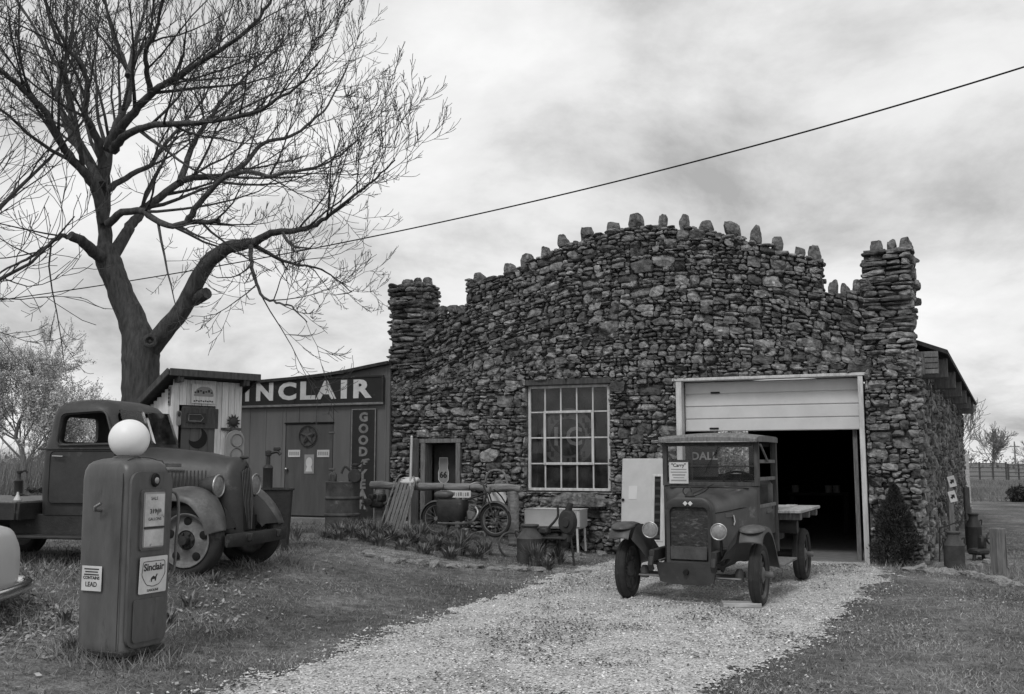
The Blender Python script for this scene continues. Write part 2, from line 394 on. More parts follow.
def vid(i, j):
    if (i, j) not in ix:
        ix[(i, j)] = len(vs_); x, y = i*st, j*st; vs_.append((x, y, G(x, y)+.006+.010*max(0, nz2(x, y, 3))))
    return ix[(i, j)]
BPHI = R_(23)
BR = gnd(924.5, 567); BR.z = 0
BDIR = Vector((math.cos(BPHI), -math.sin(BPHI), 0)); BIN = Vector((math.sin(BPHI), math.cos(BPHI), 0))
def on_plane(px, py, o, n):
    d = ray(px, py); return C0+d*((o-C0).dot(n)/d.dot(n))
BL = on_plane(387.5, 540, BR, BIN); BL.z = 0
BW = (BR-BL).length
for i in range(int(-7/st), int(8/st)):
    for j in range(int(3/st), int(17.5/st)):
        x, y = (i+.5)*st, (j+.5)*st
        p = Vector((x, y, 0))-BL
        if p.dot(BIN) > .32: continue
        e = in_drive(x, y)
        if e < -.7: continue
        if e+drive_noise(x, y)+.25*sst(13, 15.5, y) > .05:
            fs_.append((vid(i, j), vid(i+1, j), vid(i+1, j+1), vid(i, j+1)))
tag(npmesh('gravel_drive', np.array(vs_), np.array(fs_), M_['gravel'], smooth=True), 'pale gravel drive leading up to the garage door', kind='structure')

# ------------------------------------------------------------------ stone template and masonry
def cube_template(n):
    idx = {}; vs = []; fs = []
    def vi(p):
        k = tuple(np.round(p, 6))
        if k not in idx: idx[k] = len(vs); vs.append(k)
        return idx[k]
    for a in range(3):
        for s in (-1, 1):
            for i in range(n):
                for j in range(n):
                    q = []
                    for (u, w) in ((i, j), (i+1, j), (i+1, j+1), (i, j+1)):
                        p = [0, 0, 0]; p[a] = s; p[(a+1) % 3] = -1+2*u/n; p[(a+2) % 3] = -1+2*w/n; q.append(vi(p))
                    fs.append(q if s > 0 else q[::-1])
    return np.array(vs, float), np.array(fs)
CT = {n: cube_template(n) for n in (2, 3, 4, 5)}
def rock_verts(n, sx, sy, sz, rnd=.45, chis=4, jit=.05):
    v = CT[n][0].copy()
    sp_ = v/np.linalg.norm(v, axis=1, keepdims=True)*1.12
    v = v*(1-rnd)+sp_*rnd
    for _ in range(chis):
        d = rng.normal(size=3); d /= np.linalg.norm(d); c = rng.uniform(.62, 1.0)
        e = np.maximum(0, v@d-c); v -= np.outer(e, d)
    v += rng.normal(size=v.shape)*jit
    return v*np.array([sx, sy, sz])/2
def pack(W, H, du, wr, hr):
    n = int(round(W/du)); h = np.full(n, -.12); out = []
    h += rng.uniform(-.08, .02, n).cumsum()*0
    while True:
        m = h.min()
        if m > H: return out
        i = int(np.argmin(h)); j = i
        while j+1 < n and h[j+1]-h[i] < .03: j += 1
        i0 = i
        run = j-i+1
        hh = hr(m); ww = max(3, int(round(wr(hh)/du)))
        if run-ww < 4: ww = run
        nb = [h[k] for k in (i0-1, j+1) if 0 <= k < n]; nb = [q for q in nb if q > m+.02]
        if run*du < .11 and nb:
            hh = min(max(.03, min(nb)-m), .2); ww = run
        else:
            for q in nb:
                if abs(q-m-hh) < .05 and q-m > .04: hh = q-m
            hh = min(hh, ww*du*.85+.02)
        if rng.random() < .5 and ww < run: i = j-ww+1
        else: i = i0
        v0 = m; v1 = v0+hh
        out.append((i*du, (i+ww)*du, v0, v1)); h[i:i+ww] = v1
def trim(st_, holes):
    u0, u1, a, b = st_
    for (x0, x1, z0, z1) in holes:
        if u1 <= x0 or u0 >= x1 or b <= z0 or a >= z1: continue
        c = []
        if x0-u0 > .04: c.append(((x0-u0)*(b-a), (u0, x0, a, b)))
        if u1-x1 > .04: c.append(((u1-x1)*(b-a), (x1, u1, a, b)))
        if z0-a > .03: c.append(((u1-u0)*(z0-a), (u0, u1, a, z0)))
        if b-z1 > .03: c.append(((u1-u0)*(b-z1), (u0, u1, z1, b)))
        if not c: return None
        u0, u1, a, b = max(c)[1]
    return (u0, u1, a, b)
def masonry(stones, place, n, prot=(.0, .05), dep=.2, warp=None, gap=.006):
    tv, tf = CT[n]; VV = []; FF = []; o = 0
    for (u0, u1, a, b) in stones:
        v = rock_verts(n, (u1-u0-gap)*1.05, dep, (b-a-gap)*1.08, rnd=rng.uniform(.28, .62), chis=5, jit=.05)
        an = rng.normal()*.05; ca, sa = math.cos(an), math.sin(an)
        x = v[:, 0]*ca-v[:, 2]*sa+(u0+u1)/2; z = v[:, 0]*sa+v[:, 2]*ca+(a+b)/2
        y = v[:, 1]-rng.uniform(*prot)
        if warp: z = z+np.array([warp(q, (a+b)/2) for q in x])
        VV.append(place(x, y, z)); FF.append(tf+o); o += len(tv)
    return np.concatenate(VV), np.concatenate(FF)

# ------------------------------------------------------------------ the stone garage
bld = thing('stone_garage', 'rough rubble stone garage with a battlemented front and a half open overhead door', 'building', BL, -BPHI)
def fu(px, py):
    p = on_plane(px, py, BR, BIN); return (p-BL).dot(BDIR), p.z
top_px = [(386, 286), (425, 286), (425.5, 313), (465.5, 312), (466, 280), (497, 279), (520, 266), (550, 251), (580, 239), (620, 228.5), (650, 226), (690, 227.5), (720, 231.5), (750, 240), (780, 249), (795, 255), (817.5, 258), (818, 291), (862, 291), (862.5, 248), (917, 246), (932, 246)]
TOP = [fu(*p) for p in top_px]
TU = [p[0] for p in TOP]; TZ = [p[1] for p in TOP]
def topz(u): return float(np.interp(u, TU, TZ))
UC = fu(655, 300)[0]
def warp(u, v): return -.042*(u-UC)**2*sst(2.95, 4.2, v)
g0, gt = fu(676, 378); g1, _ = fu(864, 376); gt = (gt+fu(864, 374)[1])/2
w0, wt = fu(526.5, 386); w1, wb = fu(609.5, 491.5)
d0, dt = fu(423, 439); d1, _ = fu(462, 470); dzb = G(*(BL+BDIR*(d0+.3)).xy[:])-.02
HOLES = [(g0, g1, -1, gt), (w0-.01, w1+.01, wb-.02, wt+.1), (d0, d1, -1, dt)]
VOID = [(fu(425, 300)[0], fu(466, 300)[0], fu(450, 313)[1], 9), (fu(818, 280)[0], fu(862, 280)[0], fu(840, 291)[1], 9)]
TWL, TWR = fu(425, 300)[0], fu(862, 280)[0]
def hr(m): return float(np.clip(rng.lognormal(math.log(.076), .42), .036, .24))
def wr(h): return float(np.clip(h*rng.uniform(.9, 2.3), .07, .40))
st_all = []
for s in pack(BW, 6.4, .025, wr, hr):
    uc, vc = (s[0]+s[1])/2, (s[2]+s[3])/2
    dz = warp(uc, vc)
    if vc+dz > 3.36 and (uc < TWL-.03 or uc > TWR+.03): continue
    s2 = trim((s[0], s[1], s[2]+dz, s[3]+dz), HOLES+VOID)
    if s2 is None: continue
    tz = topz((s2[0]+s2[1])/2)+rng.uniform(-.01, .04)
    if s2[2] > tz-.04: continue
    if s2[3] > tz: s2 = (s2[0], s2[1], s2[2], tz)
    st_all.append((s2[0], s2[1], s2[2]-dz, s2[3]-dz))
def place_f(x, y, z): return np.stack([x, y+.06, z], 1)
# towers: thin flat courses
def tower(u0, u1, z0, z1):
    out = []; z = z0+rng.uniform(-.05, .05)
    while z < z1-.04:
        h = rng.uniform(.05, .11); u = u0+rng.uniform(-.05, .05)
        while u < u1-.05:
            ww = rng.uniform(.13, .42)
            if u1-u-ww < .12: ww = u1-u+rng.uniform(-.03, .05)
            out.append((u, u+ww, z, z+h)); u += ww
        z += h
    return out
tw = tower(0, TWL, 3.3, topz(.2))+tower(TWR, BW, 3.3, topz(BW-.2))
Va, Fa = masonry(st_all, place_f, 4, prot=(-.02, .045), dep=.22, warp=warp)
Vb, Fb = masonry(tw, place_f, 4, prot=(-.01, .07), dep=.26)
# side wall on the right: runs back, slightly splayed
SK = R_(3.4); SD = (math.sin(SK), math.cos(SK)); SL = 16.2; EAVE = 3.42
def place_s(x, y, z): return np.stack([BW-.06+x*SD[0]-y*SD[1], .0+x*SD[1]+y*SD[0], z], 1)
ss = []
for s in pack(SL, 5.1, .04, lambda h: float(np.clip(h*rng.uniform(1.0, 2.6), .1, .5)), lambda m: float(np.clip(rng.lognormal(math.log(.14), .35), .07, .3))):
    if s[3] > EAVE and s[1] > .62: continue
    if s[3] > TZ[-1]: continue
    ss.append(s)
def place_s2(x, y, z): return place_s(x, y, z)
Vc, Fc = masonry(ss, lambda x, y, z: place_s(x, y, z), 3, prot=(-.02, .06), dep=.22)
sl_ = tower(0, .6, -.1, TZ[0])
Vd, Fd = masonry(sl_, lambda x, y, z: np.stack([y+.05, x+.02, z], 1), 3, prot=(-.01, .05), dep=.2)
e1 = [q for q in tower(0, .56, VOID[0][2]-.1, topz(.2))]
Ve, Fe = masonry(e1, lambda x, y, z: np.stack([VOID[0][0]-.05-y, x+.02, z], 1), 3, prot=(-.01, .04), dep=.2)
e2 = [q for q in tower(0, .56, VOID[1][2]-.1, topz(VOID[1][0]-.1)-.05)]
Vg, Fg = masonry(e2, lambda x, y, z: np.stack([VOID[1][0]-.05-y, x+.02, z], 1), 3, prot=(-.01, .04), dep=.2)
npmesh('front_wall', np.concatenate([Va, Vb]), np.concatenate([Fa, Fb+len(Va)]), M_['stone'], bld, smooth=False)
npmesh('side_wall', np.concatenate([Vc, Vd, Ve, Vg]), np.concatenate([Fc, Fd+len(Vc), Fe+len(Vc)+len(Vd), Fg+len(Vc)+len(Vd)+len(Ve)]), M_['stone'], bld, smooth=False)
# mortar core behind the stones
mb = MB(); TH = .5
cuts = sorted(set([0, BW]+[q for h in HOLES+VOID for q in h[:2]]+list(np.arange(.12, BW, .12))))
for a, b in zip(cuts, cuts[1:]):
    if b-a < .004: continue
    c = (a+b)/2; segs = [(-.3, topz(c)-.03)]
    for h in HOLES+VOID:
        if h[0] < c < h[1]:
            ns = []
            for (z0, z1) in segs:
                if h[3] <= z0 or h[2] >= z1: ns.append((z0, z1)); continue
                if h[2] > z0: ns.append((z0, h[2]))
                if h[3] < z1: ns.append((h[3], z1))
            segs = ns
    for z0, z1 in segs: mb.box((c, .07+TH/2, (z0+z1)/2), (b-a, TH, z1-z0))
mb.build('mortar_core', M_['mortar'], bld, smooth=0)
mb = MB()
for (x0, y0, x1, y1, h) in ((BW-.12, .5, BW-.12+SL*SD[0], SL*SD[1], EAVE),):
    ln = math.hypot(x1-x0, y1-y0); an = math.atan2(y1-y0, x1-x0)
    mb.box((ln/2, .15, h/2-.15), (ln, .3, h+.3), M=T(x0, y0, 0) @ RZ(an))
mb.box((.3, .5+SL/2, 1.6), (.3, SL-.2, 3.6))
mb.build('core_wall', M_['interior'], bld, smooth=0)
# back wall with a window opening (seen through the cab of the lorry)
bx0, bx1 = .2, BW+SL*SD[0]-.2; by = SL+.2
def bloc(px, py):
    o = BL+BIN*by; p = on_plane(px, py, o, BIN); return (p-o).dot(BDIR), p.z
q0, qt = bloc(713, 424); q1, qb = bloc(750, 474)
mb = MB()
mb.box(((bx0+q0)/2, by, 1.9), (q0-bx0, .3, 4.4)); mb.box(((q1+bx1)/2, by, 1.9), (bx1-q1, .3, 4.4))
mb.box(((q0+q1)/2, by, (qb-.3)/2), (q1-q0, .3, qb+.3)); mb.box(((q0+q1)/2, by, (qt+4.1)/2), (q1-q0, .3, 4.1-qt))
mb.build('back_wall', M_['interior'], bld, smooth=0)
mb = MB().box((BW/2, SL/2+.2, -.06), (BW-.3, SL, .16)); mb.build('floor_slab', M_['concrete'], bld, smooth=0)
# bowed roof
mb = MB(); rows = []
def roofz(x, y): return 4.42-.036*(x-(BW/2+.02*y))**2
for y in (.55, 4, 8, 12, SL+.6):
    r_ = []; xe = BW+y*SD[0]/SD[1]; xa, xb = -.5, xe+.46
    for i in range(25):
        x = xa+(xb-xa)*i/24; r_.append((x, y, roofz(x*BW/xe, 0)+.03 if x < xe-.1 else roofz(BW-.1, 0)+.03-(x-xe+.1)*.40))
    rows.append(r_)
lo_ = [[(p[0], p[1], p[2]-.07) for p in r] for r in rows]
mb.grid(rows); mb.grid([r[::-1] for r in lo_])
for A in ((rows[0], lo_[0]), (rows[-1], lo_[-1]), ([r[-1] for r in rows], [r[-1] for r in lo_]), ([r[0] for r in rows], [r[0] for r in lo_])): mb.grid([list(A[0]), list(A[1])])
mb.build('roof', M_['roofing'], bld, smooth=30)
# end fascia of the roof + beams sticking out of the side wall
mb = MB().box((BW+.16, .50, EAVE-.20), (.38, .06, .38), .005)
for k in range(4): mb.box((BW+.24, .455, EAVE-.34+.09*k), (.2, .03, .075), .004)
mb.build('fascia', M_['old_wood'], bld, smooth=0)
for k in range(6):
    s = 1.2+2.7*k
    MB().box((BW-.06+s*SD[0]+.08, s*SD[1], EAVE-.24), (.80, .3, .32), .01).build('beam', M_['old_wood'], bld, smooth=0)
# merlons
mer = [(403, 278, 11, 9), (413, 276.5, 8, 10), (423, 276, 10, 11), (438, 305, 10, 8), (449, 304, 10, 9), (459.5, 304, 8, 10),
       (477, 271.5, 11, 9), (507, 262, 11, 10), (523, 252.5, 11, 11), (541.5, 245, 9, 11), (561, 233, 11, 11), (585, 226, 13, 11), (610.5, 219.5, 11, 12), (633.5, 211.5, 13, 15),
       (660, 212.5, 9, 14), (681.5, 212.5, 9, 14), (703.7, 219, 13, 11), (729.5, 219.5, 15, 14), (753.5, 223.5, 10, 16), (775.5, 235, 11, 13), (798.5, 244, 10, 12), (813, 244, 12, 13),
       (832, 278, 10, 13), (844, 281, 9, 10), (856.5, 278, 10, 13), (875.5, 239, 12, 10), (891, 237, 9, 11), (905.5, 235, 13, 12)]
for (px, pt, wd, hg) in mer:
    if px < 428: wd *= .72
    u, z1 = fu(px, pt); z0 = fu(px, pt+hg)[1]-.06; ww = fu(px+wd/2, pt)[0]-fu(px-wd/2, pt)[0]
    v = rock_verts(5, ww*1.04, ww*.9+.05, (z1-z0)*1.04, rnd=rng.uniform(.3, .5), chis=4, jit=.04)
    tz = np.clip((v[:, 2]/(z1-z0)+.5), 0, 1); v[:, 0] *= 1.08-.25*tz**2
    npmesh('merlon', v+np.array([u, .2, (z0+z1)/2]), CT[5][1], M_['stone'], bld)
# concrete coping under the merlons of the bow
# garage door
gd = MB()
fz0 = -.02
fw_ = .10
MB().box((g0+fw_/2, .06, (gt+fz0)/2), (fw_, .22, gt-fz0), .006).build('door_jamb', M_['pale_trim'], bld, smooth=0)
MB().box((g1-fw_*.6, .06, (gt+fz0)/2), (fw_*.8, .22, gt-fz0), .006).build('door_jamb', M_['pale_trim'], bld, smooth=0)
MB().box(((g0+g1)/2, .055, gt-.02), (g1-g0+.12, .24, .05), .006).build('door_head', M_['pale_trim'], bld, smooth=0)
MB().box((g1-.2, .42, gt/2), (.07, .2, gt), .004).build('door_post', M_['old_wood'], bld, smooth=0)
pz0 = fu(770, 428.5)[1]-.03; pz1 = gt-.05; ph = (pz1-pz0)/4
dr = MB().box(((g0+g1)/2, .235, (pz0+pz1)/2), (g1-g0-.2, .03, pz1-pz0-.004))
dr.build('overhead_door', M_['pale_door'], bld, smooth=0)
dd = bpy.data.objects['overhead_door']
for k in range(4):
    MB().box(((g0+g1)/2, .212, pz0+ph*(k+.5)), (g1-g0-.215, .02, ph-.018), .006).build('door_panel', M_['pale_door'], dd, smooth=0)
for (px, py) in ((707, 391), (706, 427)):
    hu = fu(px, py)[0]+.1; hz = fu(px, py)[1]-.02
    MB().box((hu, .195, hz), (.16, .03, .03), .008).build('handle', M_['black'], dd, smooth=0)
# big steel window
wf = thing('window', None, None); wf.parent = bld
W_, H_ = w1-w0, wt-wb
fr = MB(); yF = .10
for (cx, cz, sx, sz) in ((w0+.025, (wb+wt)/2, .05, H_), (w1-.025, (wb+wt)/2, .05, H_), ((w0+w1)/2, wt-.025, W_, .05), ((w0+w1)/2, wb+.025, W_, .05)):
    fr.box((cx, yF, cz), (sx, .05, sz), .005)
fr.build('frame', M_['pale_trim'], wf, smooth=0)
cw, ch = (W_-.04)/5, (H_-.04)/4
for k in range(1, 5): MB().box((w0+.02+cw*k, yF+.012, (wb+wt)/2), (.026, .03, H_-.08), .004).build('muntin', M_['pale_trim'], wf, smooth=0)
for k in range(1, 4): MB().box(((w0+w1)/2, yF+.015, wb+.02+ch*k), (W_-.08, .03, .026), .004).build('muntin', M_['pale_trim'], wf, smooth=0)
va = MB(); x0, x1, z0, z1 = w0+.02+cw, w0+.02+cw*4, wb+.02+ch, wb+.02+ch*3
for (cx, cz, sx, sz) in ((x0, (z0+z1)/2, .045, z1-z0+.045), (x1, (z0+z1)/2, .045, z1-z0+.045), ((x0+x1)/2, z0, x1-x0, .045), ((x0+x1)/2, z1, x1-x0, .045)):
    va.box((cx, yF-.014, cz), (sx, .035, sz), .004)
va.build('vent_sash', M_['pale_trim'], wf, smooth=0)
MB().box(((w0+w1)/2, yF+.02, (wb+wt)/2), (W_-.06, .006, H_-.06)).build('pane', M_['glass'], wf, smooth=0)
MB().box(((w0+w1)/2, .12, wt+.055), (W_+.25, .3, .11), .01).build('lintel', M_['dark_wood'], wf, smooth=0)
# stone sill shelf below the window
su0, sz1 = fu(549, 490); su1, sz0 = fu(604, 507)
sv = rock_verts(5, su1-su0, .34, .24, rnd=.12, jit=.035)
npmesh('sill', sv+np.array([(su0+su1)/2+.1, -.06, wb-.15]), CT[5][1], M_['stone'], wf)
# dim board wall behind the window and its round sign
rs = thing('round_sign', 'round sign with two big letters hanging behind the many paned window', 'sign', BL+BDIR*(fu(565, 437)[0])+BIN*.165+Vector((0, 0, fu(568, 437)[1])), -BPHI)
MB().lathe([(0, -.01), (.51, -.01), (.53, 0), (.51, .01), (0, .01)], 48, RX(PI/2)).build('disc', M_['sign_grey'], rs)
MB().lathe([(0, -.004), (.34, -.004), (.34, .004), (0, .004)], 40, T(0, -.012, 0) @ RX(PI/2)).build('disc_centre', M_['sign_black'], rs)
text('I C', .46, M_['sign_white'], rs, T(0, -.02, 0) @ FACE_FRONT, off=.012)
ri = MB()
for k in range(24):
    a = 2*PI*k/24
    if k % 6 in (4, 5): continue
    ri.box((.43*math.cos(a), -.014, .43*math.sin(a)), (.05+.02*(k % 3), .006, .1), 0, M=None)
ri.build('ring_marks', M_['sign_black'], rs, smooth=0)['kind'] = 'stuff'
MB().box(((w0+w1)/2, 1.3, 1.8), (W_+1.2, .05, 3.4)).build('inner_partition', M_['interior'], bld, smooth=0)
# doorway on the left
dw = thing('doorway', None, None); dw.parent = bld
MB().box((d0+.05, .05, (dt+dzb)/2), (.1, .3, dt-dzb), .006).build('frame', M_['old_wood'], dw, smooth=0)
MB().box((d1-.045, .05, (dt+dzb)/2), (.09, .3, dt-dzb), .006).build('frame', M_['old_wood'], dw, smooth=0)
MB().box(((d0+d1)/2, .048, dt-.04), (d1-d0+.08, .31, .08), .006).build('frame', M_['old_wood'], dw, smooth=0)
MB().box((d0-.12, -.12, (dt+dzb)/2+.02), (.2, .04, dt-dzb-.05), .006).build('shutter', M_['dark_wood'], dw, smooth=0)
MB().box(((d0+d1)/2, .3, (dt+dzb)/2-.04), (d1-d0-.2, .04, dt-dzb-.1), .004).build('door', M_['dark_metal'], dw, smooth=0)
sg = thing('route_shield', 'small shield shaped road sign numbered 66 hung on the dark doorway', 'sign', BL+BDIR*(fu(441.5, 470)[0]-.09)+BIN*.265+Vector((0, 0, fu(441, 470)[1])), -BPHI)
poly = [(-.11, -.19), (-.07, -.24), (0, -.26), (.07, -.24), (.11, -.19), (.115, -.05), (.09, .03), (.10, .12), (.09, .24), (-.09, .24), (-.10, .12), (-.09, .03), (-.115, -.05)]
MB().prism(poly, -.006, .006).build('plate', M_['sign_white'], sg, smooth=0)
MB().prism([(x*.88, z*.94) for x, z in poly], -.010, -.006).build('plate_face', M_['sign_grey'], sg, smooth=0)
text('66', .16, M_['letter_black'], sg, T(0, -.012, -.1) @ FACE_FRONT, off=.006)
# ------------------------------------------------------------------ bare trees
class Tree:
    """collects tapered branches by level"""
    def __init__(s): s.b = {}
    def mbl(s, lv): return s.b.setdefault(lv, MB())
def rv(): return Vector(rng.normal(size=3))
def grow(tr, p, d, length, r0, level, maxlv, up=.10, wig=.16, kids=7, nseg=7, ratio=.52, minr=.004, tips=None, sag=0.):
    pts = [p.copy()]; rad = [r0]; dirs = []
    d = d.normalized(); st = length/nseg
    for i in range(nseg):
        t = (i+1)/nseg
        d = (d+rv()*wig+Vector((0, 0, up*(.4+t)-sag*(1-t)))).normalized()
        pts.append(pts[-1]+d*st); rad.append(max(minr, r0*(1-.78*t))); dirs.append(d.copy())
    sides = {0: 10, 1: 8, 2: 6, 3: 4}.get(level, 3)
    tr.mbl(level).tube(pts, rad, n=sides, cap=level < 2)
    if tips is not None and level >= maxlv-1: tips.extend(pts[2:])
    if level >= maxlv: return
    spawn(tr, pts, rad, level, maxlv, kids, length*ratio, up, wig, ratio, minr, tips, .25)
def spawn(tr, pts, rad, level, maxlv, kids, klen, up, wig, ratio, minr, tips, start, upbias=.25, sag=0., a0=22, a1=55, kr=(.29, .47)):
    n = len(pts)-1
    for k in range(kids):
        t = start+(1-start)*(k+rng.uniform(.1, .9))/kids; f = t*n; i = min(int(f), n-1); q = pts[i].lerp(pts[i+1], f-i)
        ax = (pts[i+1]-pts[i]).normalized(); side = rv(); side -= ax*side.dot(ax)
        if side.length < .05: continue
        side.normalize(); side = (side+Vector((0, 0, upbias))).normalized()
        a = R_(rng.uniform(a0, a1)); nd = ax*math.cos(a)+side*math.sin(a)
        rr = max(minr, (rad[i]*(1-(f-i))+rad[i+1]*(f-i))*rng.uniform(*kr))
        ln = klen*rng.uniform(.6, 1.25)*(1.15-.45*t)
        grow(tr, q, nd, ln, rr, level+1, maxlv, up, wig, max(3, min(10, int(kids*.75))), 6 if level < 2 else 4, ratio, minr, tips, sag)
def resample(pts, n):
    P_ = [Vector(p) for p in pts]
    out = []
    for i in range(len(P_)-1):
        p0, p1, p2, p3 = P_[max(0, i-1)], P_[i], P_[i+1], P_[min(len(P_)-1, i+2)]
        for k in range(n):
            t = k/n
            out.append(.5*((2*p1)+(p2-p0)*t+(2*p0-5*p1+4*p2-p3)*t*t+(3*p1-p0-3*p2+p3)*t*t*t))
    out.append(P_[-1]); return out

TD = 19.5     # depth of the big tree
tb = gnd(140, 560); tb = P(140, 430, TD); tbase = Vector((tb.x, TD, G(tb.x, TD)))
def limb(px, y0, y1, w0_, w1_):
    """px: traced picture points -> real 3D points whose depth drifts from y0 to y1; widths in pixels"""
    n = len(px); pts = [P(x, y, TD+y0+(y1-y0)*i/(n-1)) for i, (x, y) in enumerate(px)]
    k = 4; q = resample(pts, k); m = len(q)
    for i in range(1, m-1): q[i] = q[i]+rv()*.010
    return q, [(w0_+(w1_-w0_)*(i/(m-1))**.6)*TD/F for i in range(m)]
big = thing('bare_tree', 'tall leafless tree with a forked trunk and wide spreading limbs behind the outhouse', 'tree', tbase)
trunk = MB()
def flare(px, y0, y1, w): 
    q, _ = limb(px, y0, y1, 1, 1); m = len(q)-1
    return q, [float(np.interp(i/m, np.linspace(0, 1, len(w)), w))*TD/F for i in range(m+1)]
q, r = flare([(141, 475), (141, 440), (141, 405), (141, 372), (140, 350), (136, 330), (126, 305), (117, 282), (109, 262), (107, 245)], 0, 0, [24, 20, 18.5, 18, 18.5, 14.5, 13, 12, 13, 10])
trunk.tube(q, r, 16)
q, r = flare([(143, 356), (157, 340), (182, 309), (196, 283), (212, 258), (231, 247), (252, 243)], 0, -.6, [11, 10, 8.8, 8.2, 7.6, 6.4, 5])
trunk.tube(q, r, 14)
trunk.tube([P(194, 300, TD-.2), P(207, 293, TD-.45)], [.13, .115], 10)          # sawn stub
trunk.tube(limb([(108, 262), (96, 254), (84, 243), (70, 235)], 0, -1.0, 8, 4.5)[0], limb([(108, 262), (96, 254), (84, 243), (70, 235)], 0, -1., 8, 4.5)[1], 10)
trunk.lathe([(.14, 0), (.13, .06), (.085, .07), (.06, .03), (.03, -.05)], 14, Matrix.Translation(P(150, 341, TD-.36)) @ RX(PI/2+.1) @ RY(.3))
trunk.build('trunk', M_['bark'], None, smooth=60)
o = bpy.data.objects['trunk']; o.parent = big; o.matrix_parent_inverse = Matrix.Translation(-tbase)
L1 = [  # picture points, depth drift, widths, children
 ([(108, 258), (104, 225), (105, 190), (107, 160), (110, 140), (119, 118), (128, 100), (129, 76), (122, 55), (114, 36), (107, 8), (100, -30)], 0, 1.5, 9.5, 2.0),
 ([(109, 150), (120, 130), (134, 112), (151, 94), (168, 82), (183, 73), (207, 58), (232, 42), (262, 18), (285, -10)], 0, -2.0, 7, 2),
 ([(104, 222), (96, 190), (84, 172), (69, 155), (57, 135), (47, 114), (32, 98), (17, 84), (-2, 68), (-40, 40)], 0, -2.2, 7.5, 3),
 ([(101, 185), (91, 166), (80, 150), (70, 134), (62, 112), (58, 86), (60, 72), (50, 54), (38, 35), (18, 0), (8, -25)], 0, 2.4, 6, 1.8),
 ([(75, 142), (72, 122), (68, 95), (64, 68), (70, 45), (74, 18), (74, -15)], 1.2, 3.2, 4.2, 1.5),
 ([(104, 168), (99, 145), (91, 126), (85, 112), (87, 90), (85, 70), (72, 54), (57, 38), (45, 0), (40, -20)], 0, -1.6, 6, 1.8),
 ([(113, 150), (121, 139), (140, 129), (163, 124), (197, 123), (230, 118), (258, 112), (286, 100), (318, 85), (345, 60)], -.2, -3.2, 6, 1.2),
 ([(112, 256), (122, 240), (131, 226), (140, 214), (152, 203), (182, 181), (206, 177), (230, 174), (250, 158), (268, 143), (304, 137), (332, 122), (356, 104), (382, 66)], 0, 2.8, 8.5, 1.4),
 ([(180, 183), (186, 165), (194, 142), (206, 123), (218, 106), (230, 91), (250, 72), (275, 58), (300, 38)], 1., 3.6, 5, 1.3),
 ([(188, 221), (198, 204), (224, 178), (248, 172), (275, 176), (305, 172), (335, 168), (365, 158), (395, 140)], -1.45, -2.4, 4, 1.2),
 ([(252, 244), (278, 233), (304, 231), (330, 228), (348, 220), (366, 210), (397, 192), (420, 178), (446, 160)], -.6, -2.2, 5.2, 1.0),
 ([(252, 244), (251, 258), (256, 278), (268, 297), (286, 303), (305, 306), (327, 322)], -.6, -2.6, 3.2, .8),
 ([(257, 246), (282, 256), (308, 264), (340, 268), (365, 278), (388, 292)], -.6, 1.6, 3, .8),
 ([(108, 224), (122, 213), (142, 211), (156, 220), (172, 226), (194, 221), (207, 222), (219, 221)], -.2, -1.8, 5, 3.5),
 ([(82, 240), (70, 236), (58, 238), (44, 248), (30, 257), (14, 265), (-8, 278)], -.6, -2.0, 4, 1.2),
 ([(128, 76), (131, 60), (135, 40), (142, 20), (150, -12)], .6, 2.2, 4, 1.6),
 ([(151, 94), (147, 72), (146, 50), (155, 35), (160, 12), (168, -16)], -.7, -2.4, 4, 1.6),
 ([(107, 190), (126, 178), (150, 165), (162, 148), (178, 130), (188, 118), (205, 96), (214, 70)], .1, 2., 4.5, 1.2),
]
tr = Tree()
for i, (px, y0, y1, wa, wb_) in enumerate(L1):
    wa *= .9; wb_ *= .6; px = [(x if x < 250 else 250+(x-250)*.74, y) for x, y in px]
    q, r = limb(px, y0, y1, wa, wb_)
    LM = MB().tube(q, r, 9); o = LM.build('limb', M_['bark'], None, smooth=60); o.parent = big; o.matrix_parent_inverse = Matrix.Translation(-tbase)
    ln = sum((a-b).length for a, b in zip(q, q[1:]))
    spawn(tr, q, r, 0, 3, int(5+ln*1.75), 2.15+.06*ln, .085, .085, .40, .0045, None, .18, upbias=.30, sag=.03, a0=16, a1=44, kr=(.36, .58))
for nm, lv, ma in (('branch', 1, 'bark'), ('small_branch', 2, 'twig'), ('twig', 3, 'twig'), ('twig_tip', 4, 'twig')):
    if lv in tr.b:
        o = tr.b[lv].build({'branch': 'branches', 'small_branch': 'small_branches', 'twig': 'twigs', 'twig_tip': 'twigs'}[nm], M_[ma], None, smooth=180)
        o.parent = big; o.matrix_parent_inverse = Matrix.Translation(-tbase); o['kind'] = 'stuff'
print('big tree verts', sum(len(m.v) for m in tr.b.values()))

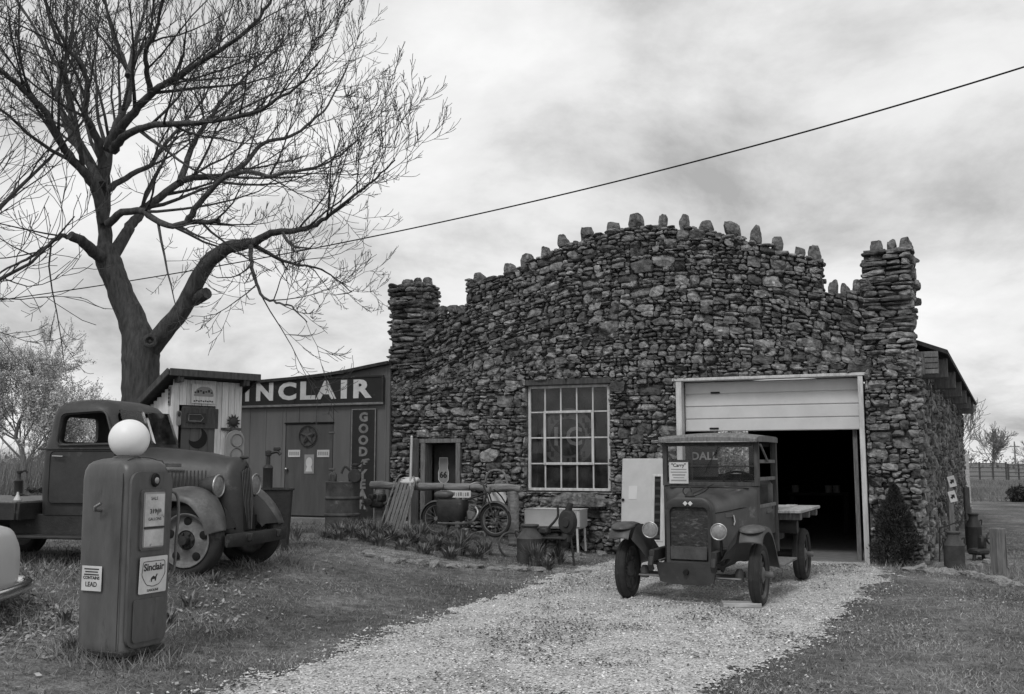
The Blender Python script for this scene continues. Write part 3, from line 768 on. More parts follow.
def make_tree(name, label, base, h, r, seed, mt, levels=3, kids=9, spread=.8, bud=0, budsize=.05, budmat='bud', group=None, clear=.3, lean=(0, 0), minr=.006, budmax=None, cat='tree'):
    global rng
    keep = rng; rng = np.random.default_rng(seed)
    root = thing(name, label, cat, base, group=group); tr = Tree(); tips = []
    n = 8; pts = [Vector((lean[0]*(i/n)*h*.75, lean[1]*(i/n)*h*.75, -.1+(i/n)*h*.75))+(rv()*.04*h*(i > 0)*(i/n)) for i in range(n+1)]
    rad = [r*(1-.8*i/n) for i in range(n+1)]
    MB().tube(pts, rad, 9).build('trunk', M_['bark'] if mt == 'twig' else M_[mt], root, smooth=60)
    spawn(tr, pts, rad, 0, levels, kids, h*.5*spread, .10, .16, .55, minr, tips, clear, upbias=.35)
    allm = MB()
    for m in tr.b.values(): allm.add(m.v, m.f)
    allm.build('branches', M_[mt], root, smooth=180)
    if bud:
        tv = np.array([t[:] for t in tips]); idx = rng.integers(0, len(tv), bud); c = tv[idx]+rng.normal(size=(bud, 3))*budsize*1.6
        a = rng.normal(size=(bud, 3)); a /= np.linalg.norm(a, axis=1, keepdims=True); b = np.cross(a, rng.normal(size=(bud, 3))); b /= np.linalg.norm(b, axis=1, keepdims=True)
        s = (budsize*rng.uniform(.5, 1.2, bud))[:, None]
        Vq = np.stack([c-a*s, c-b*s*.6, c+a*s, c+b*s*.6], 1).reshape(-1, 3)
        o = npmesh('foliage', Vq, np.arange(bud*4).reshape(-1, 4), M_[budmat], root)
    rng = keep
    return root
def gz(x, y): return Vector((x, y, G(x, y)))
p = P(-40, 400, 17); make_tree('bare_tree', 'leafless tree reaching in from beyond the left edge of the photo', gz(p.x-.9, 17), 9.2, .26, 21, 'twig', levels=3, kids=17, spread=1.15, clear=.28)
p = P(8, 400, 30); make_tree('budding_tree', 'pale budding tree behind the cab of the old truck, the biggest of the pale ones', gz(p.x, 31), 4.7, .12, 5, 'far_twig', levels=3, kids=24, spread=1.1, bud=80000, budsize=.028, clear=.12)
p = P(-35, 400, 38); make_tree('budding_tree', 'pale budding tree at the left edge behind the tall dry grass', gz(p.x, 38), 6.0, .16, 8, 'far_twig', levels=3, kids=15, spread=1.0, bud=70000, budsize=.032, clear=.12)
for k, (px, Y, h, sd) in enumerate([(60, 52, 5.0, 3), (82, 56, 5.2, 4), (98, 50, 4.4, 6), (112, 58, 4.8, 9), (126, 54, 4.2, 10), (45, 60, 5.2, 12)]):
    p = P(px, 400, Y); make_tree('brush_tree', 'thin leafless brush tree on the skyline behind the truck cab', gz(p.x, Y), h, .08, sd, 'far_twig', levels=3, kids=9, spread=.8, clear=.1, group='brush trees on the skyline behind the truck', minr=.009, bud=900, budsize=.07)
# right distance
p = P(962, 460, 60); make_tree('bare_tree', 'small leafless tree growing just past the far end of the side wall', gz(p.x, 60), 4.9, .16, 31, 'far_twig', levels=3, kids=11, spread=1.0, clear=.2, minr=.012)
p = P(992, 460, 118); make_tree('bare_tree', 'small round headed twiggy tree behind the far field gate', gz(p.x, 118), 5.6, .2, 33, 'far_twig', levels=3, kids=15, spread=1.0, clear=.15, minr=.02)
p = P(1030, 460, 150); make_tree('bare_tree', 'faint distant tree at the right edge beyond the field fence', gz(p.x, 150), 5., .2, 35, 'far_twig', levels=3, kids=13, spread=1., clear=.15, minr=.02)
p = P(962, 460, 46)
# brush seen through the back window of the garage
for k in range(5):
    q_ = Vector((.7+(34.5+k*1.6)*(.2+.011*k)-.9, 34.5+k*1.6, 0)); make_tree('brush_tree', 'budding brush tree behind the stone garage seen through its back window', gz(q_.x, q_.y), 3.2, .06, 50+k, 'far_twig', levels=3, kids=9, clear=.05, bud=2500, budsize=.06, group='brush trees behind the garage')
# distant treeline
mb = MB()
V_ = []; 
def treeline(name, label, x0, x1, Y, h, n):
    c = np.stack([rng.uniform(x0, x1, n), Y+rng.uniform(-6, 6, n), np.zeros(n)], 1)
    hh = h*(.6+.4*np.array([mnoise.noise(Vector((q*.05, Y, 3))) for q in c[:, 0]])+.2); c[:, 2] = rng.uniform(0, 1, n)**1.3*hh
    a = rng.normal(size=(n, 3)); b = rng.normal(size=(n, 3)); s = .35
    V = np.stack([c+a*s, c+b*s, c-a*s*.6], 1).reshape(-1, 3)
    tag(npmesh(name, V, np.arange(n*3).reshape(-1, 3), M_['far_twig']), label, 'far trees', kind='stuff')
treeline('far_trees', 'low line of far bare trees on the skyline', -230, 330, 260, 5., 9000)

# ------------------------------------------------------------------ overhead wire
wp = [(1060, 55, 9), (1024, 68.5, 9.6), (960, 87, 10.6), (900, 102, 11.6), (830, 125, 12.9), (750, 147.5, 14.4), (650, 174, 16.4), (530, 202, 19.2), (400, 231, 22.6), (300, 250, 25.6), (200, 270, 29), (100, 285, 33), (0, 300, 37.5), (-60, 308, 41)]
_x = np.array([q[0] for q in wp]); _c = np.polyfit(_x, [q[1] for q in wp], 3); _d = np.polyfit(_x, [1/q[2] for q in wp], 2)
wp = [(x, float(np.polyval(_c, x)), 1/float(np.polyval(_d, x))) for x in np.linspace(1060, -60, 24)]
wire = MB().tube(resample([P(*q) for q in wp], 4), [.0095+.00045*i*.25 for i in range((len(wp)-1)*4+1)], 6)
tag(wire.build('overhead_wire', M_['black'], smooth=180), 'single dark wire crossing the sky above the stone building', 'wire')

# ------------------------------------------------------------------ far field fence and gate on the right
FY = 95
def fence_run(name, label, cat, xa, xb, n, h, group=None):
    root = thing(name, label, cat, gz((xa+xb)/2, FY), group=group)
    xm = (xa+xb)/2
    for i in range(n+1):
        x = xa+(xb-xa)*i/n-xm
        MB().tube([(x, 0, -.2), (x, 0, h+.15)], .09, 6).build('post', M_['dark_wood'], root)
    for k in range(4):
        MB().box((0, -.08, .35+(h-.35)*k/3), (xb-xa, .05, .075)).build('rail', M_['dark_wood'], root, smooth=0)
    return root
xa, xb, xc = P(966, 465, FY).x, P(1008, 465, FY).x, P(1060, 465, FY).x
fence_run('field_gate', 'long railed gate in the far fence right of the stone building', 'gate', xa, xb-.2, 3, 1.55)
fence_run('field_fence', 'post and rail fence running on from the far gate to the right edge', 'fence', xb, xc, 5, 1.4)
p = P(1015, 455, 140); up_ = thing('utility_pole', 'thin pale mast standing beyond the field fence', 'mast', gz(p.x, 140))
MB().tube([(0, 0, 0), (0, 0, 4.6)], [.14, .08], 8).build('pole', M_['old_wood'], up_); MB().box((0, 0, 3.9), (1.4, .12, .12)).build('cross_arm', M_['old_wood'], up_, smooth=0)
# near wire fence post at the end of the side wall
p = gnd(966, 503); fp = MB().tube([(0, 0, -.2), (0, 0, 1.9)], [.12, .1], 8); tag(fp.build('fence_post', M_['pale_wood'], loc=gz(p.x+.1, p.y)), 'pale post at the far end of the side wall, left end of the field gate', 'post')
# ------------------------------------------------------------------ vehicle helpers
def rrect(x0, x1, hw, rc, z, n=6, dz=None):
    """rounded rectangle loop in plan at height z"""
    out = []
    for (cx, cy, a0) in ((x1-rc, hw-rc, 0), (x0+rc, hw-rc, PI/2), (x0+rc, -hw+rc, PI), (x1-rc, -hw+rc, 1.5*PI)):
        for k in range(n+1):
            a = a0+PI/2*k/n; out.append((cx+rc*math.cos(a), cy+rc*math.sin(a), z))
    return out
def loft(mb, loops, M=None, cap=True):
    n = len(loops[0]); o = len(mb.v); mb.grid(loops, cv=True, M=M)
    if cap:
        mb.f.append(tuple(o+k for k in range(n))[::-1]); mb.f.append(tuple(o+(len(loops)-1)*n+k for k in range(n)))
    return mb
def arch(x, hw, zb, zt, p=2.6, n=22, xt=0.):
    """arched cross-section loop across y at station x (superellipse top)"""
    out = []
    for k in range(n+1):
        a = PI*k/n; c, s = math.cos(a), math.sin(a)
        y = hw*math.copysign(abs(c)**(2/p), c); t = abs(s)**(2/p)
        out.append((x+xt*t, y, zb+(zt-zb)*t))
    return out
def fender_mesh(path, y_in, y_out, drop=.07, lip=.05, th=.012, nseg=5, taper=0.):
    pts = resample([(x, 0, z) for x, z in path], nseg); rows = []
    for i, p in enumerate(pts):
        t = (pts[min(i+1, len(pts)-1)]-pts[max(i-1, 0)]).normalized(); nrm = Vector((-t.z, 0, t.x)); 
        if nrm.z < 0 and abs(t.x) > .3: nrm = -nrm
        r = []
        for k in range(11):
            f = k/10; yi = y_in+(y_out-y_in)*taper*max(0, (i/(len(pts)-1)-.58)/.42); y = yi+(y_out-yi)*f; d = drop*max(0, (f-.35)/.65)**2.2+.02*max(0, (.35-f)/.35)**2
            r.append(p-nrm*d+Vector((0, y, 0)))
        r.append(r[-1]-nrm*lip+Vector((0, (y_out-y_in)*.02, 0)))
        rows.append(r)
    mb = MB(); mb.grid(rows)
    lo = [[q-Vector((0, 0, th)) for q in r] for r in rows]; mb.grid([r[::-1] for r in lo])
    for A, B in ((rows[0], lo[0]), (rows[-1], lo[-1]), ([r[0] for r in rows], [r[0] for r in lo]), ([r[-1] for r in rows], [r[-1] for r in lo])): mb.grid([A, B])
    return mb
def tyre_mb(R, r, w):
    pr = [(r, -w*.38), (r+(R-r)*.35, -w*.5), (r+(R-r)*.7, -w*.48), (R-.02, -w*.40), (R-.004, -w*.28), (R, -w*.1), (R-.006, -w*.06), (R-.006, w*.06), (R, w*.1), (R-.004, w*.28), (R-.02, w*.40), (r+(R-r)*.7, w*.48), (r+(R-r)*.35, w*.5), (r, w*.38), (r, -w*.38)]
    return MB().lathe(pr, 44, RX(PI/2))
def flat_lamp(name, parent, c, r, mshell, depth=.16, yaw=0):
    h = MB().lathe([(.001, -depth), (r*.45, -depth*.93), (r*.8, -depth*.6), (r*.98, -depth*.15), (r, 0)], 28, T(*c) @ RZ(yaw) @ RY(PI/2)).build(name, mshell, parent, smooth=60)
    MB().torus(r*.97, r*.10, 28, 8, T(*c) @ RZ(yaw) @ RY(PI/2)).build('bezel', M_['dull_chrome'], h, smooth=180)
    MB().lathe([(.001, r*.22), (r*.4, r*.19), (r*.75, r*.09), (r*.93, 0)], 28, T(*c) @ RZ(yaw) @ RY(PI/2)).build('lens', M_['lens'], h, smooth=180)
    return h

# ------------------------------------------------------------------ the old pickup on the left lawn
A1 = R_(13)
W1 = gnd(187, 577); fwd = Vector((math.cos(A1), -math.sin(A1), 0)); lft = Vector((math.sin(A1), math.cos(A1), 0))
t1o = W1+lft*.72; t1o.z = W1.z
t1 = thing('old_truck', 'dark rusty flatbed truck with a rounded cab parked on the lawn behind the gas pump', 'truck', t1o, -A1)
PNT, FNP = M_['truck_paint'], M_['fender_paint']
def cab_levels(e):
    L_ = []
    for z, x0, x1, hw, rc in [(q[0] if q[0] <= 1.48 else 1.48+(q[0]-1.48)*.95, q[1], q[2]-.04, q[3], q[4]) for q in ((.66, -2.0, -.86, .66, .10), (1.0, -2.02, -.86, .675, .12), (1.40, -2.02, -.88, .675, .14), (1.48, -2.01, -.92, .665, .15), (1.6, -1.99, -.97, .645, .17), (1.72, -1.985, -1.01, .625, .17), (1.84, -1.975, -1.06, .615, .17), (1.92, -1.955, -1.10, .60, .18), (1.98, -1.915, -1.15, .57, .19), (2.02, -1.85, -1.23, .51, .19), (2.045, -1.77, -1.32, .43, .15), (2.06, -1.66, -1.42, .30, .08))]:
        if e: 
            if z > 1.96: continue
            L_.append(rrect(x0+e, x1-e, hw-e, rc-e*.5, min(z, 1.96)+ (.03 if z < .7 else 0)))
        else: L_.append(rrect(x0, x1, hw, rc, z))
    return L_
outer = loft(MB(), cab_levels(0)).mesh('cab_outer', 0); inner = loft(MB(), cab_levels(.035)).mesh('cab_inner', 0)
def rpoly(pts, r=.05, n=4):
    out = []; m = len(pts)
    for i in range(m):
        p = Vector((*pts[i], 0)); a = Vector((*pts[i-1], 0)); b = Vector((*pts[(i+1) % m], 0))
        ra = min(r, (a-p).length*.45); rb = min(r, (b-p).length*.45); u = p+(a-p).normalized()*ra; v = p+(b-p).normalized()*rb
        for k in range(n+1):
            t = k/n; q = (1-t)**2*u+2*t*(1-t)*p+t*t*v; out.append((q.x, q.y))
    return out
swin = rpoly([(-1.78, 1.49), (-1.76, 1.83), (-1.20, 1.86), (-1.05, 1.50)], .08)
c1 = MB().prism(swin, -1.2, 1.2).mesh('c1', 0)
c2 = MB().prism(rpoly([(-.33, 1.52), (-.30, 1.82), (.30, 1.82), (.33, 1.52)], .07), -.25, .25, T(-2.0, 0, 0) @ RZ(PI/2)).mesh('c2', 0)
c3 = MB().prism(rpoly([(-.56, 1.50), (-.50, 1.86), (-.04, 1.88), (-.03, 1.50)], .06), -.2, .2, T(-.98, 0, 0) @ RZ(PI/2)).mesh('c3', 0)
c4 = MB().prism(rpoly([(.03, 1.50), (.04, 1.88), (.50, 1.86), (.56, 1.50)], .06), -.2, .2, T(-.98, 0, 0) @ RZ(PI/2)).mesh('c4', 0)
cab = put('cab', boolean_cut(outer, [inner, c1, c2, c3, c4], 'cab'), PNT, t1)
# door panel proud of the cab skin, its handle and hinges
dp = []
door_poly = rpoly([(-1.86, .80), (-1.86, 1.40), (-1.00, 1.40), (-1.00, .80)], .06)
for sy in (-1, 1):
    d = MB().prism(door_poly, sy*.672, sy*.688).build('door', PNT, t1, smooth=30)
    MB().tube([(-1.80, sy*.69, 1.345), (-1.80, sy*.725, 1.345), (-1.66, sy*.728, 1.34)], .011, 8).build('handle', M_['dull_chrome'], d)
    dl = [(x, sy*.689, z) for x, z in door_poly]; MB().tube(dl+[dl[0]], .005, 5, cap=False).build('door_gap', M_['black'], d)
    for zh in (.92, 1.28): MB().tube([(-.99, sy*.695, zh-.05), (-.99, sy*.695, zh+.05)], .016, 8).build('hinge', M_['fender_paint'], d)
    fr_ = [(x, sy*(.693-(z-1.4)*.13), z) for x, z in rpoly([(-1.80, 1.47), (-1.78, 1.85), (-1.19, 1.88), (-1.02, 1.48)], .08)]
    MB().tube(fr_+[fr_[0]], .014, 6, cap=False).build('window_frame', PNT, d)
MB().tube([(-2.03, -.68, 1.43), (-.9, -.682, 1.43)], .012, 6).build('belt_line', PNT, t1)
# glass in windscreen and rear window
MB().box((0, 0, 0), (.006, .50, .42), M=T(-1.005, -.28, 1.69) @ RY(-.36)).build('windscreen', M_['cab_glass'], t1, smooth=0)
MB().box((0, 0, 0), (.006, .50, .42), M=T(-1.005, .28, 1.69) @ RY(-.36)).build('windscreen', M_['cab_glass'], t1, smooth=0)
se = MB().box((-1.66, 0, 1.02), (.5, 1.25, .18), .05).box((-1.86, 0, 1.22), (.14, 1.25, .5), .05); se.build('seat', M_['leather'], t1)
sw = MB().torus(.2, .013, 28, 8, T(-1.32, .33, 1.36) @ RY(-.9)).tube([(-1.32, .33, 1.36), (-.98, .33, 1.0)], .018, 8); sw.build('steering_wheel', M_['black'], t1)
# bonnet and nose
lp = [arch(-.90, .54, .80, 1.455, 2.8), arch(-.6, .48, .80, 1.435, 2.7), arch(-.2, .41, .80, 1.395, 2.6), arch(.0, .35, .76, 1.355, 2.5), arch(.17, .32, .62, 1.325, 2.5)]
loft(MB(), lp).build('bonnet', PNT, t1, smooth=50)
lp = [arch(.155, .332, .50, 1.34, 2.5), arch(.22, .325, .46, 1.335, 2.5), arch(.28, .28, .44, 1.31, 2.4, xt=-.02), arch(.33, .21, .44, 1.265, 2.3, xt=-.04), arch(.365, .14, .45, 1.22, 2.3, xt=-.06)]
loft(MB(), lp).build('radiator_shell', PNT, t1, smooth=50)
gr = thing('grille', None, None); gr.parent = t1
loft(MB(), [arch(.366, .135, .47, 1.24, 2.2, xt=-.07), arch(.377, .13, .48, 1.23, 2.2, xt=-.07)]).build('grille_back', M_['black'], gr)
g_ = MB()
for k in range(-5, 6):
    y = k*.022; zt = 1.24-.9*y*y*4; g_.tube([(.387-abs(y)*.35, y, .49), (.386-abs(y)*.35, y, .8), (.347-abs(y)*.35, y, zt-.03)], .006, 5)
g_.build('grille_bars', M_['fender_paint'], gr)
MB().sphere((.27, 0, 1.33), (.06, .022, .022)).build('mascot', M_['dark_metal'], t1)
for sy in (-1, 1):
    lv = MB()
    for k in range(16):
        x = -.66+k*.045; y = .515-.10*(x+.66)/.85
        lv.box((0, 0, 0), (.014, .010, .20), .003, T(x, sy*(y-.012), 1.08) @ RZ(-sy*.13))
    lv.build('louvre_panel', PNT, t1, smooth=0)
    MB().box((0, 0, 0), (.34, .012, .045), .004, T(-.46, sy*.466, 1.24) @ RZ(-sy*.14)).build('name_strip', M_['fender_paint'], t1, smooth=0)
    path = [(-1.05, .42), (-.86, .52), (-.66, .74), (-.42, .93), (-.12, 1.0), (.12, .96), (.28, .83), (.39, .67), (.44, .53)]
    f = fender_mesh(path, sy*.42, sy*.88, drop=.10, lip=.045, taper=.5).build('front_fender', FNP, t1, smooth=60)
    ap = resample([(-.62, 0, .78), (-.12, 0, .985), (.12, 0, .945), (.28, 0, .815), (.38, 0, .66), (.42, 0, .54)], 4); na = len(ap)-1
    MB().grid([[(p.x, sy*(.44+.22*max(0, (k/na-.45)/.55)), p.z-.012) for k, p in enumerate(ap)], [(p.x-.03, sy*.36, .50+(p.z-.50)*.75) for p in ap], [(p.x-.06, sy*.33, .46+(p.z-.46)*.4) for p in ap]]).build('splash_apron', PNT, t1, smooth=60)
    MB().box((-1.72, sy*.76, .42), (1.4, .34, .035), .01).build('running_board', M_['dark_metal'], t1)
    MB().box((-1.7, sy*.62, .55), (1.4, .06, .24), .01).build('apron', M_['dark_metal'], t1)
    flat_lamp('headlight', t1, (.20, sy*.45, 1.00), .128, PNT, depth=.24)
    MB().tube([(.09, sy*.45, .94), (.09, sy*.45, .8)], .03, 8).build('lamp_post', PNT, t1)
bm_ = MB(); rows = []
for k in range(13):
    y = -.73+1.46*k/12; bx = .55-.08*(y/.76)**2
    rows.append([(bx, y, .33), (bx+.018, y, .36), (bx+.018, y, .45), (bx, y, .48), (bx-.02, y, .45), (bx-.02, y, .36)])
loft(bm_, rows).build('bumper', M_['dark_metal'], t1)
for sy in (-1, 1): MB().box((.40, sy*.36, .42), (.4, .05, .09), .01).build('bumper_iron', M_['dark_metal'], t1)
def disc_wheel(parent, c, sy, R=.415, r=.285, w=.20):
    wh = thing('wheel', None, None, c); wh.parent = parent
    tyre_mb(R, r, w).build('tyre', M_['tyre'], wh, smooth=50)
    rim = MB().lathe([(r+.012, -.10), (r+.016, -.085), (r-.008, -.075), (r-.02, -.05), (r-.05, -.035), (r*.62, -.055), (r*.40, -.075), (r*.36, -.045), (.001, -.04)], 44, RX(PI/2) if sy < 0 else RX(-PI/2))
    # lathe axis -> outward (sy)
    rm = Matrix.Scale(-1, 4, (0, 0, 1))
    rim = MB().lathe([(.001, .04), (r*.36, .045), (r*.40, .075), (r*.62, .055), (r-.05, .035), (r-.02, .05), (r-.008, .075), (r+.016, .088), (r+.014, .104), (r-.004, .10)], 44, RX(PI/2) if sy < 0 else RX(-PI/2))
    rim.build('rim', M_['rim_paint'], wh, smooth=50)
    for k in range(5):
        a = 2*PI*k/5+.3; d = (math.cos(a)*r*.74, sy*.058, math.sin(a)*r*.74)
        MB().lathe([(.001, .004), (.036, .004), (.046, 0), (.046, -.01)], 16, T(*d) @ (RX(PI/2) if sy < 0 else RX(-PI/2))).build('vent_hole', M_['black'], wh)
    hb = MB().lathe([(.001, .15), (.045, .148), (.052, .135), (.055, .07), (.10, .065), (.105, .04)], 24, RX(PI/2) if sy < 0 else RX(-PI/2))
    for k in range(6):
        a = 2*PI*k/6; hb.box((.08*math.cos(a), sy*.075, .08*math.sin(a)), (.025, .03, .025), .004)
    hb.build('hub', M_['dark_metal'], wh)
    MB().torus(r+.010, .008, 44, 6, T(0, sy*.10, 0) @ RX(PI/2)).build('rim_ring', M_['rim_paint'], wh, smooth=180)
    return wh
for sy in (-1, 1):
    disc_wheel(t1, (0, sy*.70, .405), sy)
    disc_wheel(t1, (-3.35, sy*.72, .405+.02), sy)
MB().tube([(0, -.6, .40), (0, .6, .40)], .04, 8).build('axle', M_['dark_metal'], t1); MB().tube([(-3.35, -.6, .42), (-3.35, .6, .42)], .05, 8).build('axle', M_['dark_metal'], t1)
for sy in (-1, 1): MB().box((-2.0, sy*.36, .58), (4.6, .06, .14), .01).build('chassis_rail', M_['dark_metal'], t1)
bd = MB().box((-3.35, 0, .80), (2.55, 1.9, .05), .006)
bd.build('flatbed', M_['old_wood'], t1, smooth=0)
MB().box((-3.35, -.955, .71), (2.56, .04, .2), .008).build('bed_rail', M_['dark_metal'], t1); MB().box((-3.35, .955, .71), (2.56, .04, .2), .008).build('bed_rail', M_['dark_metal'], t1); MB().box((-2.06, 0, .71), (.05, 1.9, .2), .008).build('bed_rail', M_['dark_metal'], t1)

# ------------------------------------------------------------------ the antique lorry in front of the garage door
PSI = R_(25)
wa, wb2 = gnd(628, 600), gnd(757, 604)
t2o = (wa+wb2)/2; t2o = Vector((t2o.x, t2o.y, 0)); t2o += Vector((math.sin(PSI), math.cos(PSI), 0))*.03
t2 = thing('antique_lorry', 'matte antique lorry with round headlights on the gravel before the open garage door', 'truck', t2o, math.atan2(-math.cos(PSI), -math.sin(PSI)))
LP = M_['lorry_paint']
def arch2(x, hw, zb, zt, rc):   # flat sided arch: straight sides and rounded shoulders
    out = [(x, hw, zb)]
    for k in range(9): a = PI/2*k/8; out.append((x, hw-rc+rc*math.cos(a), zt-rc+rc*math.sin(a)))
    for k in range(9): a = PI/2+PI/2*k/8; out.append((x, -hw+rc+rc*math.cos(a), zt-rc+rc*math.sin(a)))
    out.append((x, -hw, zb)); return out
# radiator: shell ring with a core set back
def ring(mb, A, B):
    mb.grid([A, B], cv=True)
so_f, si_f = arch2(.10, .285, .42, 1.20, .15), arch2(.10, .225, .475, 1.09, .06)
so_b, si_b = arch2(-.06, .285, .42, 1.20, .15), arch2(.06, .225, .475, 1.09, .06)
mid = arch2(.115, .262, .44, 1.175, .12)
rs_ = MB(); rs_.grid([so_b, so_f, mid, si_f, si_b], cv=True); rs_.build('radiator_shell', M_['truck_paint'], t2, smooth=50)
core = loft(MB(), [arch2(.062, .226, .47, 1.092, .06), arch2(.0, .226, .47, 1.092, .06)]); 
M_['core'] = mat('radiator_core', .06, .02, rough=.7, scale=14, bump=.6, bscale=90, c2=.11, c2s=9, c2t=(.55, .62), stretch=(1, 1, 2.5))
core.build('radiator_core', M_['core'], t2)
MB().box((.118, 0, .565), (.012, .43, .15), .004).build('radiator_plate', M_['rust_can'], t2)
em = MB()
for y in (-.03, .03): em.box((0, 0, 0), (.008, .042, .042), .004, T(.122, y, 1.132) @ RX(PI/4))
em.build('emblem', M_['sign_white'], t2, smooth=0)
MB().lathe([(.055, 0), (.06, .03), (.035, .06), (.02, .075), (.001, .08)], 16, T(.02, .0, 1.19)).torus(.05, .008, 20, 6, T(.02, -.03, 1.275) @ RY(PI/2)).build('radiator_cap', M_['dark_metal'], t2)
MB().tube([(.0, .0, 1.23), (-.05, .27, 1.36)], .008, 6).build('cap_rod', M_['dark_metal'], t2)
lp = [arch2(-.02, .282, .55, 1.195, .15), arch2(-.4, .35, .56, 1.22, .17), arch2(-.70, .42, .58, 1.25, .17), arch2(-.88, .52, .6, 1.285, .14), arch2(-1.0, .60, .6, 1.315, .07)]
loft(MB(), lp).build('bonnet', LP, t2, smooth=50)
for sy in (-1, 1):
    MB().box((0, 0, 0), (.22, .012, .05), .004, T(-.42, sy*.360, .98) @ RZ(-sy*.22)).build('name_plate', M_['fender_paint'], t2, smooth=0)
MB().tube([(.0, 0, 1.197), (-.4, 0, 1.222), (-.7, 0, 1.252), (-.88, 0, 1.287)], .007, 6).build('bonnet_hinge', M_['black'], t2)
for sy in (-1, 1):
    MB().tube([(-.03, sy*.284, 1.02), (-.4, sy*.352, 1.03), (-.7, sy*.422, 1.05), (-.86, sy*.50, 1.06)], .006, 5).build('bonnet_seam', M_['black'], t2)
    lv = MB()
    for k in range(8):
        x = -.14-.06*k; lv.box((0, 0, 0), (.016, .012, .2), .004, T(x, sy*(.284+.0178*k*.6-.0), .82) @ RZ(-sy*.18))
    lv.build('louvre_panel', M_['truck_paint'], t2, smooth=0)
    MB().tube([(-.52, sy*.385, .98), (-.52, sy*.40, .90), (-.50, sy*.39, .86)], .012, 6).build('bonnet_latch', M_['dull_chrome'], t2)
MB().tube([(-.90, -.5, 1.285), (-.90, 0, 1.297), (-.90, .5, 1.285)], .008, 5).build('cowl_seam', M_['black'], t2)
MB().tube([(-.965, .12, 1.80), (-.955, .0, 1.60), (-.955, -.06, 1.47)], .006, 5).build('wiper', M_['black'], t2)
# cab
cw = .61
DW = M_['dark_wood']
MB().box((-1.0, 0, .92), (.04, cw*2, .78), .01).build('firewall', LP, t2, smooth=0)
for sy in (-1, 1):
    MB().box((-1.0, sy*(cw-.025), 1.6), (.07, .06, .58), .008).build('front_post', DW, t2, smooth=0)
    MB().box((-2.16, sy*(cw-.03), 1.16), (.08, .08, 1.46), .008).build('rear_post', DW, t2, smooth=0)
    for z in (1.62, 1.40, 1.06):
        MB().box((-1.57, sy*(cw-.02), z), (1.12, .03, .045), .005).build('side_rail', M_['old_wood'], t2, smooth=0)
    MB().box((-1.58, sy*(cw-.035), .86), (1.1, .025, .36), .006).build('side_panel', LP, t2, smooth=0)
    MB().tube([(-1.02, sy*(cw+.02), 1.83), (-1.5, sy*(cw+.015), 1.62)], .014, 6).build('roof_brace', M_['old_wood'], t2)
MB().box((-1.0, 0, 1.335), (.05, cw*2-.1, .05), .006).build('screen_rail', DW, t2, smooth=0)
MB().box((-1.0, 0, 1.845), (.06, cw*2-.06, .06), .006).build('screen_head', DW, t2, smooth=0)
MB().box((-.995, 0, 1.56), (.025, cw*2-.12, .018), .003).build('screen_bar', M_['dark_metal'], t2, smooth=0)
MB().box((-1.0, 0, 1.59), (.006, cw*2-.12, .47)).build('windscreen', M_['cab_glass'], t2, smooth=0)
# roof: gently crowned slab with a forward lip
def roofloop(x, hw, z0, z1, cr): return [(x, hw*(-1+2*k/12), z1+cr*(1-(-1+2*k/12)**2)) for k in range(13)]+[(x, hw*(1-2*k/12), z0+cr*.6*(1-(1-2*k/12)**2)) for k in range(13)]
loft(MB(), [roofloop(-.84, cw+.01, 1.865, 1.895, .03), roofloop(-.88, cw+.03, 1.862, 1.93, .035), roofloop(-1.3, cw+.04, 1.87, 1.945, .045), roofloop(-2.0, cw+.04, 1.87, 1.945, .045), roofloop(-2.22, cw+.02, 1.87, 1.93, .04)]).build('cab_roof', M_['old_wood'], t2, smooth=40)
MB().box((-.86, 0, 1.872), (.03, cw*2+.02, .03), .005).build('visor_trim', M_['pale_wood'], t2, smooth=0)
